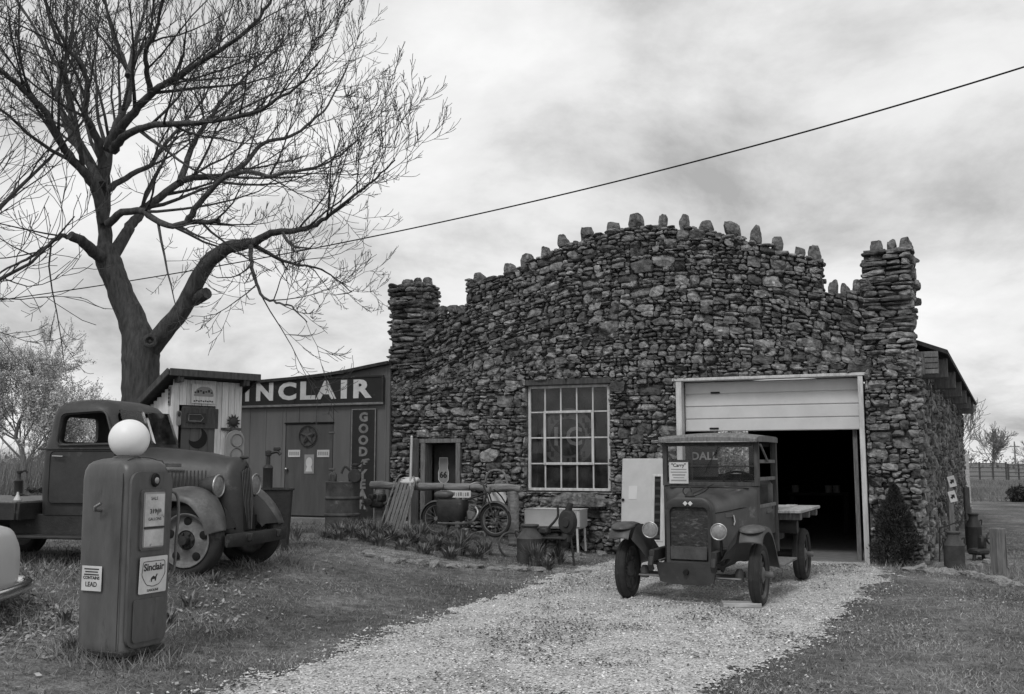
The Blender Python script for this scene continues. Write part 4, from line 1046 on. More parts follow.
# back panel with a wide rear window
MB().box((-2.16, 0, .99), (.03, cw*2-.16, .75), .004).build('back_panel', LP, t2, smooth=0)
MB().box((-2.16, 0, 1.85), (.03, cw*2-.16, .07), .004).build('back_rail', DW, t2, smooth=0)
se = MB().box((-1.70, 0, .98), (.45, 1.2, .14), .05).box((-1.92, 0, 1.16), (.12, 1.2, .42), .05); se.build('seat', M_['leather'], t2)
sw = MB().torus(.21, .014, 32, 8, T(-1.32, .30, 1.38) @ RY(-.55)).tube([(-1.32, .30, 1.38), (-1.06, .30, .95)], .016, 8)
for k in range(4): a = PI/2*k+.4; sw.tube([(-1.32, .30, 1.38), Vector((-1.32, .30, 1.38))+RY(-.55).to_3x3() @ Vector((.21*math.cos(a), .21*math.sin(a), 0))], .009, 5)
sw.build('steering_wheel', M_['black'], t2)
for sy in (-1, 1):
    path = [(.40, .74), (.34, .82), (.24, .875), (.05, .905), (-.14, .885), (-.32, .80), (-.48, .66), (-.62, .50), (-.76, .40), (-.88, .37)]
    f = fender_mesh(path, sy*.64, sy*.885, drop=.03, lip=.04).build('front_fender', LP, t2, smooth=60)
    # valance from the fender down to the frame
    top = resample([(.38, 0, .72), (.22, 0, .85), (.02, 0, .88), (-.2, 0, .84), (-.45, 0, .66), (-.7, 0, .45)], 4)
    rows = [[(p.x, sy*.605, p.z) for p in top], [(p.x*.9+.02, sy*.50, .42+(p.z-.42)*.62) for p in top], [(p.x*.85+.04, sy*.40, .42+(p.z-.42)*.18) for p in top]]
    MB().grid(rows).build('valance', M_['truck_paint'], t2, smooth=60)
    cap = MB().lathe([(.001, .022), (.09, .02), (.13, .008), (.15, -.004), (.152, -.02)], 24, T(.22, sy*.755, .875) @ RY(.16) @ Matrix.Diagonal((1.15, .92, 1, 1)))
    cap.build('fender_crown', FNP, f, smooth=60)
    MB().box((-1.35, sy*.76, .375), (1.0, .28, .03), .006).build('running_board', M_['old_wood'], t2)
    flat_lamp('headlight', t2, (.31, sy*.40, .83), .092, LP, depth=.17)
    MB().tube([(.22, sy*.40, .78), (.18, sy*.40, .56), (.1, sy*.36, .5)], .018, 8).build('lamp_bracket', M_['dark_metal'], t2)
    # leaf spring
    lsp = MB()
    for k in range(4): lsp.tube(resample([(-.42+.07*k, sy*.36, .47), (-.02, sy*.36, .385-.018*k+.03), (.38-.07*k, sy*.36, .47)], 4), .016, 5)
    lsp.build('leaf_spring', M_['dark_metal'], t2)
    MB().box((-1.75, sy*.36, .55), (4.3, .06, .13), .01).build('chassis_rail', M_['dark_metal'], t2)
    MB().tube([(.40, sy*.36, .53), (.44, sy*.36, .45), (.40, sy*.36, .40)], .035, 8).build('spring_horn', M_['dark_metal'], t2)
MB().prism([(-.31, .25), (-.36, .46), (.36, .46), (.31, .25), (.2, .22), (-.2, .22)], -.02, .02, T(.22, 0, 0) @ RZ(PI/2)).build('front_pan', M_['truck_paint'], t2, smooth=0)
MB().lathe([(.001, .05), (.03, .05), (.035, 0)], 14, T(.235, 0, .36) @ RY(PI/2)).build('crank_hole', M_['black'], t2)
MB().tube([(0, -.62, .34), (0, -.45, .30), (0, .45, .30), (0, .62, .34)], .032, 8).build('axle', M_['dark_metal'], t2)
MB().tube([(.12, -.6, .30), (.12, .6, .30)], .013, 6).build('tie_rod', M_['dull_chrome'], t2)
for sy in (-1, 1): MB().lathe([(.001, .0), (.05, .0), (.055, .1), (.03, .14), (.001, .14)], 12, T(.02, sy*.56, .26)).build('king_pin', M_['fender_paint'], t2)
def spoke_wheel(parent, c, sy, R=.352, r=.262, w=.122, steer=0):
    wh = thing('wheel', None, None, c); wh.parent = parent; wh.rotation_euler.z = steer
    tyre_mb(R, r, w).build('tyre', M_['tyre'], wh, smooth=50)
    MB().lathe([(r+.004, -.05), (r+.004, .05), (r-.03, .03), (r-.03, -.03), (r+.004, -.05)], 40, RX(PI/2)).build('rim', M_['truck_paint'], wh)
    for k in range(12):
        a = 2*PI*k/12; MB().tube([(.05*math.cos(a), 0, .05*math.sin(a)), (.15*math.cos(a), 0, .15*math.sin(a)), ((r-.02)*math.cos(a), 0, (r-.02)*math.sin(a))], [.024, .019, .017], 7).build('spoke', M_['dark_wood'], wh)
    MB().lathe([(.001, .16), (.03, .158), (.036, .14), (.038, .07), (.085, .05), (.085, -.05), (.001, -.06)], 20, RX(PI/2) if sy < 0 else RX(-PI/2)).build('hub', M_['can_grey'], wh)
    return wh
for sy in (-1, 1):
    spoke_wheel(t2, (0, sy*.775, .35), sy); spoke_wheel(t2, (-2.85, sy*.80, .35), sy, w=.16)
MB().tube([(-2.85, -.76, .35), (-2.85, .76, .35)], .06, 10).sphere((-2.85, 0, .36), .15).build('axle', M_['dark_metal'], t2)
MB().box((-1.4, 0, .42), (1.0, .3, .3), .06).build('gearbox', M_['dark_metal'], t2)
# flat bed of pale planks with a sagging edge
bed = thing('flatbed', None, None); bed.parent = t2
for k in range(11):
    y = -.84+.168*k; MB().box((-3.0+rng.uniform(-.05, .05), y+.01, .955+rng.uniform(-.006, .006)), (1.8+rng.uniform(-.08, .08), .158, .04), .006).build('plank', M_['pale_wood'], bed, smooth=0)
for x in (-2.3, -3.0, -3.7): MB().box((x, 0, .885), (.09, 1.80, .09), .008).build('cross_beam', M_['old_wood'], bed, smooth=0)
for sy in (-1, 1): MB().box((-2.95, sy*.36, .73), (1.6, .09, .2), .01).build('sill_beam', DW, bed, smooth=0)
MB().tube([(-2.45, .55, .74), (-2.45, .82, .74)], .09, 14).build('tank', M_['dark_metal'], t2)
# notice in the windscreen corner
nt = MB().box((-.96, -.40, 1.475), (.006, .25, .27)).build('notice', M_['paper'], t2, smooth=0)
NM = T(-.955, -.40, 1.475) @ RZ(PI/2) @ RX(PI/2)
text('"Carry"', .062, M_['letter_black'], nt, NM @ T(0, .095, 0), off=.001, ext=.001)
ln_ = MB()
for k, (wd, hh) in enumerate(((.2, .012), (.21, .012), (.17, .016), (.14, .01), (.2, .016))): ln_.box((0, .045-.035*k, 0), (wd, hh, .002), M=NM)
ln_.build('print_lines', M_['sign_grey'], nt, smooth=0)
# board under the near front wheel
pb = gnd(741, 607)
tag(MB().box((0, 0, .0), (.42, .22, .05), .006).build('plank', M_['pale_wood'], loc=(pb.x, pb.y-.02, .03), rz=-.1, smooth=0), 'short board lying under the front wheel of the antique lorry', 'plank')
# ------------------------------------------------------------------ helpers for upright faces
class Face:
    def __init__(s, o, xdir):
        s.o = Vector((o[0], o[1], 0)); s.x = Vector((xdir[0], xdir[1], 0)).normalized(); s.n = Vector((-s.x.y, s.x.x, 0)); s.rz = math.atan2(s.x.y, s.x.x)
    def uz(s, px, py):
        p = on_plane(px, py, s.o, s.n); return (p-s.o).dot(s.x), p.z
    def at(s, u, z, off=0.): return s.o+s.x*u+s.n*off+Vector((0, 0, z))       # off>0 goes behind
    def pt(s, px, py, off=0.): u, z = s.uz(px, py); return s.at(u, z, off)
TM = lambda x, y, z: T(x, y, z) @ FACE_FRONT
# ------------------------------------------------------------------ gas pump
gp = P(123, 560, 8.05); gp = Vector((gp.x, 8.05, G(gp.x, 8.05)+.03))
pump = thing('gas_pump', 'old square shouldered gas pump with a white ball globe on top standing in the grass', 'gas pump', gp, R_(-23.6))
PP = M_['pump_paint']
lv = []
for z, e, r in ((0, .022, .05), (.10, .022, .05), (.11, .026, .05), (.7, .016, .055), (1.34, .010, .06), (1.41, .014, .07), (1.455, .026, .085), (1.48, .05, .09), (1.50, .10, .09), (1.51, .17, .06)):
    lv.append(rrect(-.262+e, .262-e, .240-e*.9, r, z))
loft(MB(), lv).build('body', PP, pump, smooth=50)
# front frame panel, separated from the body by a seam
fpoly = rpoly([(-.208, .06), (-.220, 1.40), (.220, 1.40), (.208, .06)], .10, 6)
fp_ = MB().prism(fpoly, -.015, .01, T(.258, 0, 0) @ RZ(PI/2)); fp_.build('front_panel', PP, pump, smooth=30)
sm = [(.20, -.2355, .05), (.20, -.2375, .7), (.20, -.2365, 1.28), (.185, -.22, 1.40), (.165, -.16, 1.488), (.15, 0, 1.512), (.165, .16, 1.488), (.185, .22, 1.40), (.20, .2375, .7)]
MB().tube(resample(sm, 4), .0035, 6).build('seam', M_['dark_metal'], pump)
XM = lambda y, z, x=.285: T(x, y, z) @ RZ(PI/2)
MB().prism(rpoly([(-.135, .79), (-.135, 1.26), (.135, 1.26), (.135, .79)], .03), -.006, .012, T(.283, .01, 0) @ RZ(PI/2)).build('dial_frame', PP, pump, smooth=30)
df = MB().prism(rpoly([(-.112, .81), (-.112, 1.24), (.112, 1.24), (.112, .81)], .02), -.002, .004, T(.292, .01, 0) @ RZ(PI/2)).build('dial_face', M_['sign_grey'], pump, smooth=0)
M_['dial'] = mat('dial_enamel', .60, .38, rough=.5, scale=7, bump=0, c2=.12, c2s=8, c2t=(.62, .7))
MB().box((.297, .01, 1.10), (.006, .2, .25)).build('upper_scale', M_['dial'], df, smooth=0)
MB().box((.297, .01, .885), (.006, .2, .13)).build('lower_scale', M_['dial'], df, smooth=0)
text('SALE', .035, M_['letter_black'], df, T(.301, .0, 1.19) @ RZ(PI/2) @ RX(PI/2), ext=.0006)
text('319', .05, M_['letter_black'], df, T(.301, -.01, 1.09) @ RZ(PI/2) @ RX(PI/2), ext=.0006, off=.001)
text('GALLONS', .032, M_['letter_black'], df, T(.301, .01, 1.03) @ RZ(PI/2) @ RX(PI/2), ext=.0006)
MB().box((.299, .01, .965), (.008, .22, .012)).build('dial_bar', M_['dark_metal'], df, smooth=0)
lm = MB().lathe([(.001, .012), (.045, .01), (.05, 0), (.05, -.02)], 24, T(.286, .02, 1.335) @ RY(PI/2) @ Matrix.Diagonal((1.1, .8, 1, 1))).build('lamp_bezel', M_['black'], pump)
MB().sphere((.296, .02, 1.33), (.014, .024, .026)).build('lamp_lens', M_['lens'], lm)
# sign plate wired to the front
pl = thing('brand_plate', None, None); pl.parent = pump; pl.location = (.292, .025, .60); pl.rotation_euler = (.03, 0, PI/2)
MB().prism(rpoly([(-.145, -.14), (-.145, .14), (.145, .14), (.145, -.14)], .012), -.003, .003).build('plate', M_['sign_white'], pl, smooth=0)
shp = rpoly([(-.115, .105), (.115, .105), (.125, .0), (.07, -.075), (0, -.09), (-.07, -.075), (-.125, .0)], .02)
MB().tube([(x, -.004, z) for x, z in shp+[shp[0]]], .0028, 4).build('border', M_['letter_black'], pl)
text('Sinclair', .075, M_['letter_black'], pl, TM(0, -.004, .058), off=.0018, ext=.001)
dn = MB().prism([(-.045, -.035), (-.03, -.02), (-.02, .0), (0, .012), (.02, .002), (.035, .025), (.045, .022), (.033, .0), (.03, -.03), (.018, -.03), (.015, -.015), (-.01, -.015), (-.014, -.035), (-.024, -.035), (-.022, -.015)], -.0045, -.0035, T(0, 0, -.02)); dn.build('mark', M_['letter_black'], pl, smooth=0)
text('GASOLINE', .026, M_['letter_black'], pl, TM(0, -.004, -.118), off=.0003, ext=.001)
st_ = MB().box((-.075, -.239, .58), (.205, .004, .19), .0015).build('notice', M_['sign_white'], pump, smooth=0)
for s_, sz, z in (('CONTAINS', .033, .585), ('LEAD', .05, .535)): text(s_, sz, M_['letter_black'], st_, TM(-.075, -.242, z), off=.0008, ext=.001)
sl = MB()
for k in range(3): sl.box((-.075, -.242, .652-.021*k), (.15-.02*(k % 2), .002, .009))
sl.build('print_lines', M_['letter_black'], st_, smooth=0)
MB().tube([(-.02, -.235, 1.10), (-.02, -.29, 1.105), (-.01, -.30, 1.13), (.05, -.30, 1.16)], .012, 8).build('hook', M_['dull_chrome'], pump)
MB().tube(resample([(.20, .235, 1.24), (.21, .33, 1.22), (.22, .36, 1.1), (.22, .345, .85), (.20, .35, .60), (.19, .24, .52)], 5), .012, 8).build('hose_rail', M_['can_grey'], pump, smooth=180)
MB().prism(rpoly([(-.16, .10), (-.16, .42), (.16, .42), (.16, .10)], .03), -.004, .004, T(.283, .0, 0) @ RZ(PI/2)).build('access_panel', PP, pump, smooth=30)
MB().box((0, 0, .02), (.50, .46, .05), .01).build('base_plinth', M_['dark_metal'], pump)
MB().lathe([(.11, 1.49), (.11, 1.515), (.08, 1.525), (.07, 1.53)], 24).build('globe_collar', PP, pump)
MB().sphere((0, .01, 1.66), .158, 40, 24).build('globe', M_['globe'], pump, smooth=180)

# ------------------------------------------------------------------ pale car at the left edge
cr_ = P(19, 560, 8.2); cg = Vector((cr_.x-.38, 8.7, G(cr_.x, 8.7)-.14))
car = thing('parked_car', 'pale rounded car with a chrome bumper, its end just showing at the left edge', 'car', cg, R_(8))
def csec(x, hw, zb, zt, p=3.): 
    out = []
    for k in range(32):
        a = 2*PI*k/32; c, s = math.cos(a), math.sin(a)
        out.append((x, hw*math.copysign(abs(c)**(2/p), c), (zt+zb)/2+(zt-zb)/2*math.copysign(abs(s)**(2/p), s)))
    return out
loft(MB(), [csec(.0, .30, .40, .70), csec(-.03, .52, .32, .86), csec(-.10, .66, .28, .94), csec(-.28, .74, .25, .98), csec(-.9, .80, .24, 1.0), csec(-2.6, .82, .24, 1.0), csec(-3.6, .78, .25, .98), csec(-4.2, .68, .28, .86), csec(-4.4, .4, .36, .7)]).build('body', M_['car_white'], car, smooth=180)
loft(MB(), [csec(-1.0, .55, .9, 1.0), csec(-1.4, .6, .9, 1.36), csec(-2.0, .62, .9, 1.46), csec(-2.5, .6, .9, 1.42), csec(-2.95, .55, .9, 1.0)]).build('cabin', M_['car_white'], car, smooth=180)
for sy in (-1, 1):
    MB().prism(rpoly([(-1.3, 1.04), (-1.45, 1.30), (-2.4, 1.32), (-2.65, 1.04)], .06), sy*.60-.03, sy*.60+.03).build('side_window', M_['black'], car, smooth=30)
    for x in (-.95, -3.5):
        wh = thing('wheel', None, None, (x, sy*.72, .31)); wh.parent = car
        tyre_mb(.31, .20, .17).build('tyre', M_['tyre'], wh); MB().lathe([(.001, .09), (.1, .085), (.2, .05), (.2, -.05), (.001, -.06)], 28, RX(PI/2) if sy < 0 else RX(-PI/2)).build('hub_cap', M_['dull_chrome'], wh)
bp_ = MB().tube(resample([(-.30, -.86, .40), (-.06, -.74, .40), (.06, -.45, .40), (.09, 0, .40), (.06, .45, .40), (-.06, .74, .40), (-.3, .86, .40)], 4), .055, 12)
bp_.sphere((-.0, -.71, .40), (.13, .10, .105), 20, 12); bp_.build('bumper', M_['chrome'], car, smooth=180)
MB().box((0, 0, 0), (.02, .12, .12), .006, T(-.165, -.694, .78) @ RZ(-1.0) @ RX(PI/4)).build('emblem', M_['dark_metal'], car, smooth=0)

# ------------------------------------------------------------------ outhouse
TH_ = R_(45); oc = Vector((-5.11, 15, 0)); og = G(-5.0, 15.4)
OF = Face(oc, (math.cos(TH_), math.sin(TH_))); OW, OD = 1.16, 1.10
oh = thing('outhouse', 'small whitewashed plank outhouse with a shed roof and a crescent moon door', 'outhouse', (oc.x, oc.y, og), TH_)
zf = OF.uz(200, 380)[1]-og; zb = zf-.48
def zroof(y): return zf+(zb-zf)*y/OD
dxa, dxb = OF.uz(182.5, 410)[0], OF.uz(218, 410)[0]; dzt = OF.uz(200, 406)[1]-og
mb = MB(); x = 0
while x < OW-.01:
    w_ = min(rng.uniform(.10, .15), OW-x)
    if x+w_/2 > dxa and x+w_/2 < dxb: mb.box((x+w_/2, .012, (dzt+zf)/2), (w_-.006, .024, zf-dzt-.01), .003)
    else: mb.box((x+w_/2, .012+rng.uniform(0, .006), zf/2), (w_-.006, .024, zf-.02), .003)
    x += w_
for sx in (0, OW):
    y = .026
    while y < OD-.01:
        w_ = min(rng.uniform(.10, .15), OD-y); h = zroof(y+w_)-.03
        mb.box((sx+(.012 if sx == 0 else -.012), y+w_/2, h/2), (.024, w_-.006, h), .003); y += w_
mb.box((OW/2, OD-.012, zb/2), (OW-.05, .024, zb-.03))
mb.build('plank_wall', M_['white_board'], oh, smooth=0)
MB().box((OW/2, OD/2, .05), (OW-.06, OD-.06, .1)).build('floor', M_['old_wood'], oh, smooth=0)
sl_a = math.atan2(zb-zf, OD)
rf = MB().box((0, 0, 0), (OW+.34, OD+.42, .045), .006, T(OW/2, OD/2-.02, (zf+zb)/2+.04) @ RX(sl_a)); rf.build('roof', M_['roofing'], oh, smooth=0)
rr = bpy.data.objects['roof'] if False else None
MB().box((OW/2, -.235, zf+.075), (OW+.36, .03, .11), .006).build('roof_fascia', M_['dark_wood'], oh, smooth=0)
for sx in (-.175, OW+.175): MB().box((0, 0, 0), (.028, OD+.44, .11), .006, T(sx, OD/2-.01, (zf+zb)/2+.02) @ RX(sl_a)).build('roof_fascia', M_['dark_wood'], oh, smooth=0)
for x_ in (.03, OW-.03): MB().box((x_, -.115, zf-.02), (.06, .21, .09), .005).build('rafter_end', M_['dark_wood'], oh, smooth=0)
door = MB()
nb = 4
for k in range(nb):
    w_ = (dxb-dxa)/nb; door.box((dxa+w_*(k+.5), .03, dzt/2), (w_-.004, .025, dzt-.01), .003)
dr_ = door.build('door', M_['door_paint'], oh, smooth=0)
u0, z0 = OF.uz(183, 428); u1, z1 = OF.uz(218, 409); MB().box(((dxa+dxb)/2, .008, (z0+z1)/2-og), (dxb-dxa+.02, .02, z1-z0), .004).build('door_board', M_['dark_wood'], dr_, smooth=0)
cu, cz = OF.uz(198, 438); R0 = .16
cres = [(R0*math.cos(a), R0*math.sin(a)) for a in np.linspace(R_(-150), R_(70), 18)]
cres += [(.13*math.cos(a)-.06, .13*math.sin(a)+.075) for a in np.linspace(R_(62), R_(-128), 14)]
MB().prism(cres, -.004, .002, T(cu, .017, cz-og)).build('moon_cutout', M_['black'], dr_, smooth=0)
def on_outhouse(name, label, cat, px, py, off=-.012):
    u, z = OF.uz(px, py); return thing(name, label, cat, OF.at(u, z, off), TH_)
lp_ = on_outhouse('licence_plate', 'small dark licence plate nailed to the top board of the outhouse door', 'licence plate', 196, 418, -.02)
MB().box((0, 0, 0), (.32, .006, .15), .002).build('plate', M_['dark_metal'], lp_, smooth=0)
shp = [(-.13, -.05), (-.13, .05), (.07, .05), (.11, 0), (.07, -.05)]; MB().tube([(x, -.006, z) for x, z in shp+[shp[0]]], .006, 4).build('raised_border', M_['letter_grey'], lp_)
wp_ = on_outhouse('wall_plaque', 'pale faded plaque with a dark drawing above the outhouse door', 'plaque', 203, 394, -.02)
MB().box((0, 0, 0), (.40, .008, .30), .003).build('panel', M_['white_board'], wp_, smooth=0)
MB().prism(rpoly([(-.17, -.04), (-.12, .07), (-.05, .11), (.08, .11), (.15, .06), (.17, -.04)], .03), -.007, -.003).build('picture', M_['sign_grey'], wp_, smooth=0)
pm = MB()
for k in range(7): pm.box((-.14+.045*k, -.008, .02+.012*(k % 3)), (.03, .004, .02+.02*(k % 2)))
for k in range(9): pm.box((-.15+.037*k, -.006, -.115+.006*(k % 2)), (.024, .004, .02))
o = pm.build('lettering', M_['letter_black'], wp_, smooth=0); o['kind'] = 'stuff'
sn = on_outhouse('sun_ornament', 'dark spiky sun ornament on the ledge right of the outhouse door', 'ornament', 232.5, 422, -.03)
poly = []
for k in range(24):
    a = 2*PI*k/24; r = .125 if k % 2 else .075; poly.append((r*math.cos(a), r*math.sin(a)))
MB().prism(poly, -.006, .006).build('rays', M_['dark_metal'], sn, smooth=0); MB().sphere((0, -.006, 0), (.065, .025, .065)).build('face', M_['dark_metal'], sn)
u0, z0 = OF.uz(223, 429); MB().box((u0+.13, -.02, z0-og), (.32, .07, .04), .004).build('ledge', M_['dark_wood'], oh, smooth=0)
ts = on_outhouse('round_top_panel', 'weathered round topped panel leaning on the outhouse wall under the sun ornament', 'panel', 233, 448, -.05)
poly = [(-.155, -.5), (.155, -.5)]+[(.155*math.cos(a), .12+.16*math.sin(a)) for a in np.linspace(0, PI, 14)]
MB().prism(poly, -.02, .02).build('slab', M_['sign_grey'], ts, smooth=0)
MB().lathe([(.085, 0), (.1, .012), (.115, 0)], 24, T(.02, -.02, .12) @ RX(PI/2)).lathe([(.085, 0), (.1, .012), (.115, 0)], 24, T(.02, -.02, -.1) @ RX(PI/2)).build('carving', M_['old_wood'], ts)
MB().box((0, .03, -.95), (.3, .04, .9)).build('prop', M_['old_wood'], ts, smooth=0)
SF = Face(oc, (math.sin(TH_), -math.cos(TH_)))   # left side face, u<0 goes back
def on_side(name, label, cat, px, py, off=-.012):
    u, z = SF.uz(px, py); return thing(name, label, cat, SF.at(u, z, off), SF.rz)
cs = on_side('narrow_sign', 'narrow upright sign lettered CAR on the left wall of the outhouse', 'sign', 169.5, 443)
MB().box((0, 0, 0), (.13, .008, .36), .003).build('plate', M_['sign_white'], cs, smooth=0)
for k, c in enumerate('CAR'): text(c, .12, M_['letter_black'], cs, TM(0, -.006, .11-.11*k), off=.002)
mk = on_side('thin_strip_sign', 'thin dark lettered strip high on the left wall of the outhouse', 'sign', 170, 396)
MB().box((0, 0, 0), (.07, .008, .28), .002).build('plate', M_['letter_grey'], mk, smooth=0)
pm = MB()
for k in range(4): pm.box((.0, -.006, .09-.06*k), (.04, .004, .035))
pm.build('lettering', M_['letter_black'], mk, smooth=0)['kind'] = 'stuff'
th = on_outhouse('thermometer', 'small round ended thermometer plate left of the outhouse door', 'thermometer', 178.5, 418)
MB().prism(rpoly([(-.035, -.11), (-.035, .11), (.035, .11), (.035, -.11)], .03), -.006, .006).build('plate', M_['letter_grey'], th, smooth=0); MB().sphere((0, -.006, .06), (.026, .012, .04)).build('dial', M_['dark_metal'], th)

# ------------------------------------------------------------------ metal sided shed with the long dark sign
SO = P(389, 480, 19.4); SF2 = Face((SO.x, SO.y), BDIR)       # u negative = left
shg = G(SO.x-2, SO.y+.5)-.02
SA = math.atan2(BDIR.y, BDIR.x)
uL = SF2.uz(186, 470)[0]
shed = thing('metal_shed', 'grey board sided shed with a plain door between the outhouse and the stone garage', 'shed', (SO.x, SO.y, shg), SA)
def shedtop(u):
    pts = [SF2.uz(*p) for p in ((186, 392), (260, 382), (300, 378.5), (340, 373.5), (389, 363))]
    return float(np.interp(u, [p[0] for p in pts], [p[1] for p in pts]))-shg
sdu0, sdzt = SF2.uz(286, 424); sdu1, _ = SF2.uz(333.5, 424); sdzt -= shg
sdzb = SF2.uz(300, 516)[1]-shg
mb = MB(); u = uL; bw_ = .405
edges = [uL]
while edges[-1] < 0: edges.append(min(0, edges[-1]+bw_))
for a, b in zip(edges, edges[1:]):
    za, zb_ = shedtop(a), shedtop(b)
    for (p, q) in ((a, b),):
        segs = [(a, b, 0)]
        if b > sdu0 and a < sdu1:
            segs = []
            if a < sdu0: segs.append((a, sdu0, 0))
            segs.append((max(a, sdu0), min(b, sdu1), sdzt))
            if b > sdu1: segs.append((sdu1, b, 0))
        for (x0, x1, z0) in segs:
            if x1-x0 < .01: continue
            mb.prism([(x0+.004, z0), (x1-.004, z0), (x1-.004, shedtop(x1)), (x0+.004, shedtop(x0))], .0, .05)
mb.build('wall', M_['siding'], shed, smooth=0)
sb = MB()
for e in edges[1:-1]:
    if sdu0-.02 < e < sdu1+.02: sb.box((e, -.006, (sdzt+shedtop(e))/2), (.03, .012, shedtop(e)-sdzt), .003)
    else: sb.box((e, -.006, shedtop(e)/2), (.03, .012, shedtop(e)-.01), .003)
sb.build('batten_strip', M_['siding'], shed, smooth=0)['kind'] = 'stuff'
MB().box((uL/2, 2.5, 1.4), (abs(uL)-.02, 4.8, 2.8)).build('shell', M_['siding'], shed, smooth=0)
mb = MB()
us = np.linspace(uL-.1, .0, 12); rows = [[(u, -.14, shedtop(u)+.03), (u, 5.2, shedtop(u)+.03), (u, 5.2, shedtop(u)-.03), (u, -.14, shedtop(u)-.03)] for u in us]
loft(mb, rows).build('roof', M_['roofing'], shed, smooth=0)
sd_ = MB().box(((sdu0+sdu1)/2, .015, (sdzt+sdzb)/2), (sdu1-sdu0-.02, .03, sdzt-sdzb-.02), .004).build('door', M_['door_paint'], shed, smooth=0)
MB().box(((sdu0+sdu1)/2, -.03, sdzb/2-.02), (sdu1-sdu0+.5, .3, sdzb), .01).build('step', M_['concrete'], shed, smooth=0)
MB().box(((sdu0+sdu1)/2, -.005, sdzt+.012), (sdu1-sdu0+.04, .05, .03), .004).build('door_head', M_['black'], shed, smooth=0)
hu, hz = SF2.uz(284.5, 469); MB().sphere((hu+.07, -.045, hz-shg), .035).tube([(hu+.07, 0, hz-shg), (hu+.07, -.04, hz-shg)], .02, 8).build('door_knob', M_['dull_chrome'], sd_)
for py in (432.5, 469):
    hu, hz = SF2.uz(332, py); MB().box((hu, -.01, hz-shg), (.13, .014, .035), .004).build('hinge', M_['can_grey'], sd_, smooth=0)
SG = Face(SF2.at(0, 0, -.06), BDIR)
# the long sign
s0, s1 = SG.uz(212, 390)[0], SG.uz(384, 390)[0]
zb0 = SG.uz(245, 405.5)[1]; zb1 = SG.uz(384, 405.5)[1]; zt0 = SG.uz(258, 380)[1]; zt1 = SG.uz(384, 373.5)[1]
ls = thing('long_sign', 'long dark sign with big white capital letters reading SINCLAIR across the shed front', 'sign', SG.at((s0+s1)/2, (zb1+zt1)/2), SA)
w_, h_ = s1-s0, (zt0-zb0+zt1-zb1)/2; cz = 0
MB().box((0, 0, 0), (w_, .03, h_), .004).build('board', M_['sign_black'], ls, smooth=0)
for (cx, cz_, sx, sz) in ((0, h_/2-.02, w_, .04), (0, -h_/2+.02, w_, .045), (w_/2-.02, 0, .04, h_-.08), (-w_/2+.02, 0, .04, h_-.08)):
    MB().box((cx, -.02, cz_), (sx, .03, sz), .006).build('frame', M_['letter_grey'] if cz_ < 0 else M_['dark_metal'], ls, smooth=0)
MB().box((.02, -.017, 0), (.008, .006, h_-.1)).build('seam', M_['black'], ls, smooth=0)
zc = (SG.uz(310, 381)[1]+SG.uz(310, 400)[1])/2-ls.location.z
for ch, xa_, xb_ in (('S', 226, 242), ('I', 246.2, 250), ('N', 257, 274), ('C', 279, 297), ('L', 301, 316), ('A', 316.5, 337), ('I', 341.5, 347.5), ('R', 354, 372.5)):
    ua, ub = SG.uz(xa_, 390)[0], SG.uz(xb_, 390)[0]
    o = text(ch, .50, M_['letter'], ls, Matrix.Identity(4), 'letter', off=.022, ext=.004)
    xsv = [v.co.x for v in o.data.vertices]; ysv = [v.co.y for v in o.data.vertices]
    sx = (ub-ua)/(max(xsv)-min(xsv)); sy = .37/(max(ysv)-min(ysv))
    o.data.transform(TM((ua+ub)/2-(s0+s1)/2, -.022, zc) @ Matrix.Diagonal((sx, sy, 1, 1)) @ T(-(max(xsv)+min(xsv))/2, -(max(ysv)+min(ysv))/2, 0))
# upright tyre sign
DF = Face(SF2.at(0, 0, -.035), BDIR)
u0, z1 = DF.uz(352, 409); u1, z0 = DF.uz(374.5, 531)
vs_ = thing('upright_sign', 'tall narrow upright sign lettered GOODYEAR TIRES with a winged foot on the shed', 'sign', DF.at((u0+u1)/2, (z0+z1)/2), SA)
w_, h_ = u1-u0, z1-z0
MB().box((0, 0, 0), (w_, .02, h_), .003).build('board', M_['sign_black'], vs_, smooth=0)
fr = MB()
for (cx, cz_, sx, sz) in ((0, h_/2-.012, w_, .022), (0, -h_/2+.012, w_, .022), (w_/2-.012, 0, .022, h_-.05), (-w_/2+.012, 0, .022, h_-.05)): fr.box((cx, -.013, cz_), (sx, .012, sz), .003)
fr.build('frame', M_['letter_grey'], vs_, smooth=0)
for ch, py in (('G', 417.5), ('O', 429), ('O', 440.5), ('D', 452), ('Y', 474.5), ('E', 484.5), ('A', 494.5), ('R', 505)):
    z = DF.uz(363, py)[1]-vs_.location.z; text(ch, .235, M_['letter_grey'], vs_, TM(0, -.013, z), 'letter', off=.012, sx=1.12)
z = DF.uz(363, 524)[1]-vs_.location.z; text('TIRES', .14, M_['letter_grey'], vs_, TM(0, -.013, z), off=.004, sx=.85)
z = DF.uz(363, 463)[1]-vs_.location.z
MB().prism([(-.14, -.05), (-.05, .0), (-.02, .07), (.13, .09), (.16, .06), (.06, .04), (.12, .02), (.03, .0), (.07, -.03), (.0, -.03), (-.02, -.07), (-.08, -.08)], -.014, -.009, T(0, 0, z)).build('winged_foot', M_['letter_grey'], vs_, smooth=0)
